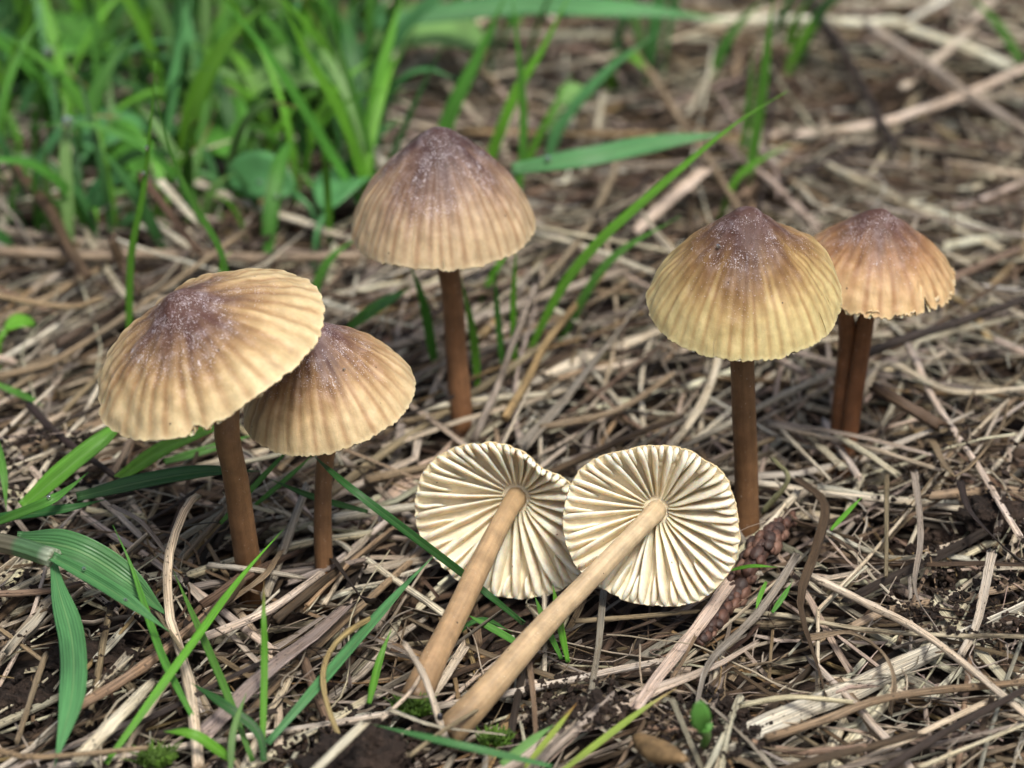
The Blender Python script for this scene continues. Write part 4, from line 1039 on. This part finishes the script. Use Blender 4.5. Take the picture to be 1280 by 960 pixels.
# seedling with one round leaf
sl = S(877, 938, -.1); tp = S(877, 912, .45); m1 = MB()
seed = link('seedling', None, label='tiny seedling with one round green leaf at the bottom', cat='seedling')
loft(m1, resample(np.array([sl, (sl+tp)/2+np.array([.04, 0, .05]), tp]), 10), .035, .03, *section('tube', 8), np.array([.13, .27, .06, 1])); link('stem', m1.build('stem', M_LEAF), seed)
def small_leaf(px, py, wpx, lpx, updir):
    b = tp; e = CY(px, py, tp[1]-.02); P = resample(np.array([b, (b+e)/2+np.array([0, -.03, 0]), e]), 14); u = np.linspace(0, 1, 14)
    hw = .5*cm(wpx, b); m = MB(); loft(m, P, hw*np.maximum(np.sin(np.clip(u*.96+.03, 0, 1)*math.pi)**.55, .08), .012, *section('rib', 12), np.array([.10, .27, .05, 1]), ref=FACE, keel=.12)
    link('leaf', m.build('leaf', M_LEAF), seed)
small_leaf(874, 876, 26, 0, 0); small_leaf(890, 904, 10, 0, 0)

# ------------------------------------------------------------------ small things: seed spike, clods, moss, husk, bead, dew
def blob(ctr, rx, ry, rz, seed, amp, n=18, m=26, rot=0.0, freq=1.6):
    u = np.linspace(0.001, math.pi-.001, n); v = np.arange(m)/m*2*math.pi
    D = np.stack([np.sin(u)[:, None]*np.cos(v)[None], np.sin(u)[:, None]*np.sin(v)[None], np.cos(u)[:, None]+0*v[None]], -1)
    k = np.array([[1+amp*(nz(*(d*freq+seed))+.5*nz(*(d*freq*2.7+seed))+.3*nz(*(d*freq*6+seed))) for d in row] for row in D])
    V = D*np.array([rx, ry, rz])*k[..., None]; c, s = math.cos(rot), math.sin(rot)
    V = np.stack([V[..., 0]*c-V[..., 1]*s, V[..., 0]*s+V[..., 1]*c, V[..., 2]], -1)+ctr
    UV = np.stack(np.broadcast_arrays((np.arange(m+1)/m)[None], (u/math.pi)[:, None]), -1)
    return V, UV
def clod(px, py, wpx, hpx, label, seed, lift=.0):
    c = S(px, py, lift); r = .5*cm(wpx, c); mb_ = MB()
    V, UV = blob(np.zeros(3), r, r*.75, .5*cm(hpx, c), seed, .38, 40, 60, freq=2.2); mb_.grid(V, UV, np.array([.05, .03, .02, 1]), True)
    rs = np.random.default_rng(seed)
    for _ in range(90):                              # crumbs stuck to it
        i, j = rs.integers(3, 26), rs.integers(0, 60); rr = r*rs.uniform(.02, .07)
        v2, uv2 = blob(V[i, j], rr, rr, rr, rs.uniform(0, 50), .4, 6, 8); mb_.grid(v2, uv2, np.array([.05, .03, .02, 1]), True)
    o = link('soil_clod', mb_.build('soil_clod', M_SOIL), label=label, cat='soil clod', group='soil clods'); o.location = c; return o
clod(448, 955, 118, 80, 'large crumbly dark soil clod below the left fallen stem', 5, -.02)
clod(735, 892, 60, 40, 'small soil clod below the right fallen stem', 8, -.1)
clod(908, 890, 50, 40, 'small black soil clod right of the round seedling leaf', 12, -.08)
clod(110, 828, 110, 50, 'long dark soil clod right of the broad ribbed blade', 21, -.12)
clod(25, 880, 80, 50, 'dark soil clod left of the broad ribbed blade', 22, -.12)
clod(1245, 645, 80, 50, 'crumbly brown soil clod at the right edge', 31, -.2)
mbq = MB(); rs = np.random.default_rng(4)
for c, r, h in PATCH:
    for _ in range(420):
        a, d = rs.uniform(0, 6.28), r*math.sqrt(rs.uniform())*1.3; x, y = c[0]+d*math.cos(a), c[1]+d*math.sin(a); rr = rs.uniform(.008, .026)*(1.8 if rs.uniform() < .08 else 1)
        iy, ix = hidx(np.array([x]), np.array([y])); v2, uv2 = blob(np.array([x, y, HF[iy[0], ix[0]]+rr*.4]), rr, rr, rr*.8, rs.uniform(0, 50), 1.0, 5, 7); mbq.grid(v2, uv2, np.array([.05, .03, .02, 1]), True)
link('soil_crumbs', mbq.build('soil_crumbs', M_SOIL, False), kind='stuff', label='loose dark soil crumbs between the straws', cat='soil crumbs')

# scaly reddish seed spike
sp_ = link('seed_spike', None, label='scaly reddish-brown seed spike lying right of the right fallen cap', cat='seed spike')
Pk = resample(np.array([S(988, 640, .02), S(950, 690, .06), S(915, 745, .05), S(872, 806, -.01)]), 30); u = np.linspace(0, 1, 30)
wk = .5*cm(32, Pk[15])*(.55+.45*np.sin(u*3.0+.15)); m1 = MB(); loft(m1, Pk, wk*.8, wk*.6, *section('tube', 10), np.array([.06, .030, .020, 1])); link('core', m1.build('core', M_SCALE), sp_)
T, B, Nn = frames(Pk)
vs = []
for k in range(6):
    V, UV = blob(np.zeros(3), .085, .062, .038, k*7.7, .22, 7, 10); mm = MB(); cc = [(.09, .045, .032), (.06, .033, .026), (.12, .062, .042), (.045, .027, .022), (.08, .044, .034), (.15, .085, .06)][k]; mm.grid(V, UV, np.array([*cc, 1]), True); vs.append(mm.build('scale', M_SCALE))
from mathutils import Matrix
for i in range(2, 29, 1):
    for j in range(5):
        a = -.35+(j+.5*(i % 2))*.78; e = B[i]*math.cos(a)*wk[i]*.85+Nn[i]*math.sin(a)*wk[i]*.65
        o = link('scale', vs[(i*3+j*5) % 6], sp_); nn = unit(e); xx = T[i]; yy = np.cross(nn, xx)
        M = Matrix(((xx[0], yy[0], nn[0]), (xx[1], yy[1], nn[1]), (xx[2], yy[2], nn[2]))).to_4x4(); M.translation = Vector(Pk[i]+e*(1+rng.normal(0, .10))+T[i]*rng.normal(0, .03)+B[i]*rng.normal(0, .015))
        s = float(rng.uniform(.45, 1.05)); o.matrix_world = M @ Matrix.Diagonal((s, s, s*1.1, 1))

# moss tufts
def moss(px, py, wpx, label, seed, cnt=260):
    c = S(px, py, .02); r = .5*cm(wpx, c); rs = np.random.default_rng(seed); mm = MB()
    for _ in range(cnt):
        a, d = rs.uniform(0, 6.28), r*math.sqrt(rs.uniform()); p = np.array([d*math.cos(a), d*math.sin(a)*.7, .12*r*(1-(d/r)**2)])
        dr = unit(np.array([rs.normal(0, .6), rs.normal(0, .6), 1.0])); L = rs.uniform(.05, .13)
        P = p+dr*np.linspace(0, L, 4)[:, None]+np.array([rs.normal(0, .3), rs.normal(0, .3), 0])*(np.linspace(0, 1, 4)**2*L)[:, None]
        g = rs.uniform(.7, 1.3); loft(mm, P, np.array([.010, .014, .010, .002]), .003, *section('rib', 4), np.array([.085*g, .17*g, .02*g, 1]))
    o = link('moss_tuft', mm.build('moss_tuft', M_MOSS), label=label, cat='moss', group='moss tufts'); o.location = c
moss(517, 888, 48, 'small bright moss tuft between the fallen stem bases', 1)
moss(195, 952, 44, 'moss tuft at the bottom left edge', 2)
moss(620, 928, 40, 'sparse moss tuft just right of the right fallen stem base', 3, 120)

# ochre husk and shiny black bead
hk = S(818, 938, .15); P = resample(np.array([S(795, 920, .15), S(820, 938, .2), S(858, 950, .15)]), 16); u = np.linspace(0, 1, 16)
m1 = MB(); loft(m1, P, .5*cm(36, hk)*np.sin(u*2.6+.35)*(1+.05*np.sin(u*30)), .5*cm(28, hk)*np.sin(u*2.6+.35), *section('tube', 14), np.array([.17, .11, .05, 1])); link('husk', m1.build('husk', M_SCALE), label='plump ochre husk lying at the bottom left of the seedling', cat='husk')
V, UV = blob(np.zeros(3), (.026), .022, .036, 3.3, .05, 12, 16); m1 = MB(); m1.grid(V, UV, np.array([.012, .012, .016, 1]), True)
M_BLK = make_tint_mat('black_seed', .18, 6, .9, 1.1, spec=.6)
o = link('seed', m1.build('seed', M_BLK), label='tiny shiny black seed beside the base of the right fallen stem', cat='seed'); o.location = C(550, 896, (F2B-CAM)@FW-.28)

# dew drops: each sits on a blade or a cap
V, UV = blob(np.zeros(3), 1, 1, 1.06, 1.0, .015, 16, 24); m1 = MB(); m1.grid(V, UV, np.array([1, 1, 1, 1]), True); drop_me = m1.build('dew_drop', M_WATER)
dg = bpy.context.evaluated_depsgraph_get()
def dew(px, py, rpx, label):
    r = Vector(ray(px, py)); r.normalize()
    dg.update(); ok, loc, nrm, idx, ob, mw = SC.ray_cast(dg, Vector(CAM), r)
    if not ok: return
    d = (np.array(loc)-CAM)@FW; rad = .72*rpx*KPX*d
    o = link('dew_drop', drop_me, label=label, cat='dew drop', group='dew drops'); o.location = loc-r*rad*.6; o.scale = (rad,)*3
for a in [(62, 66, 11, 'large dew drop in the grass of the top left corner'), (85, 153, 11, 'round dew drop left of the paired upright blades'), (115, 265, 5, 'small bright dew drop low left of the paired upright blades'), (135, 258, 4, 'smallest dew drop beside the bright one at left'),
          (222, 227, 5, 'topmost dew drop on the slim beaded blade'), (234, 257, 6, 'largest dew drop on the slim beaded blade'), (244, 271, 5, 'third dew drop down the slim beaded blade'), (262, 306, 5, 'lowest dew drop on the slim beaded blade'), (180, 217, 4, 'dew drop on the tall upright blade'), (184, 185, 4, 'upper dew drop on the tall upright blade'),
          (421, 191, 4, 'tiny dew drop left of the lone cap'), (685, 199, 6, 'dew drop on the wide blue-green blade'), (341, 20, 6, 'dew drop at the top edge above the long leaning blades'), (325, 228, 5, 'dew drop low between paired blades and lone cap'), (346, 246, 5, 'dew drop nearest the left rim of the lone cap'),
          (898, 308, 4, 'tiny dew drop on the yellowish cap'), (430, 462, 3, 'tiny dew drop on the small left cap'), (61, 622, 4, 'dew drop on the left tuft of grass'), (105, 711, 4, 'dew drop on the folded blade of the ribbed shoot'), (157, 750, 4, 'lower dew drop on the folded blade of the ribbed shoot')]:
    dew(*a)
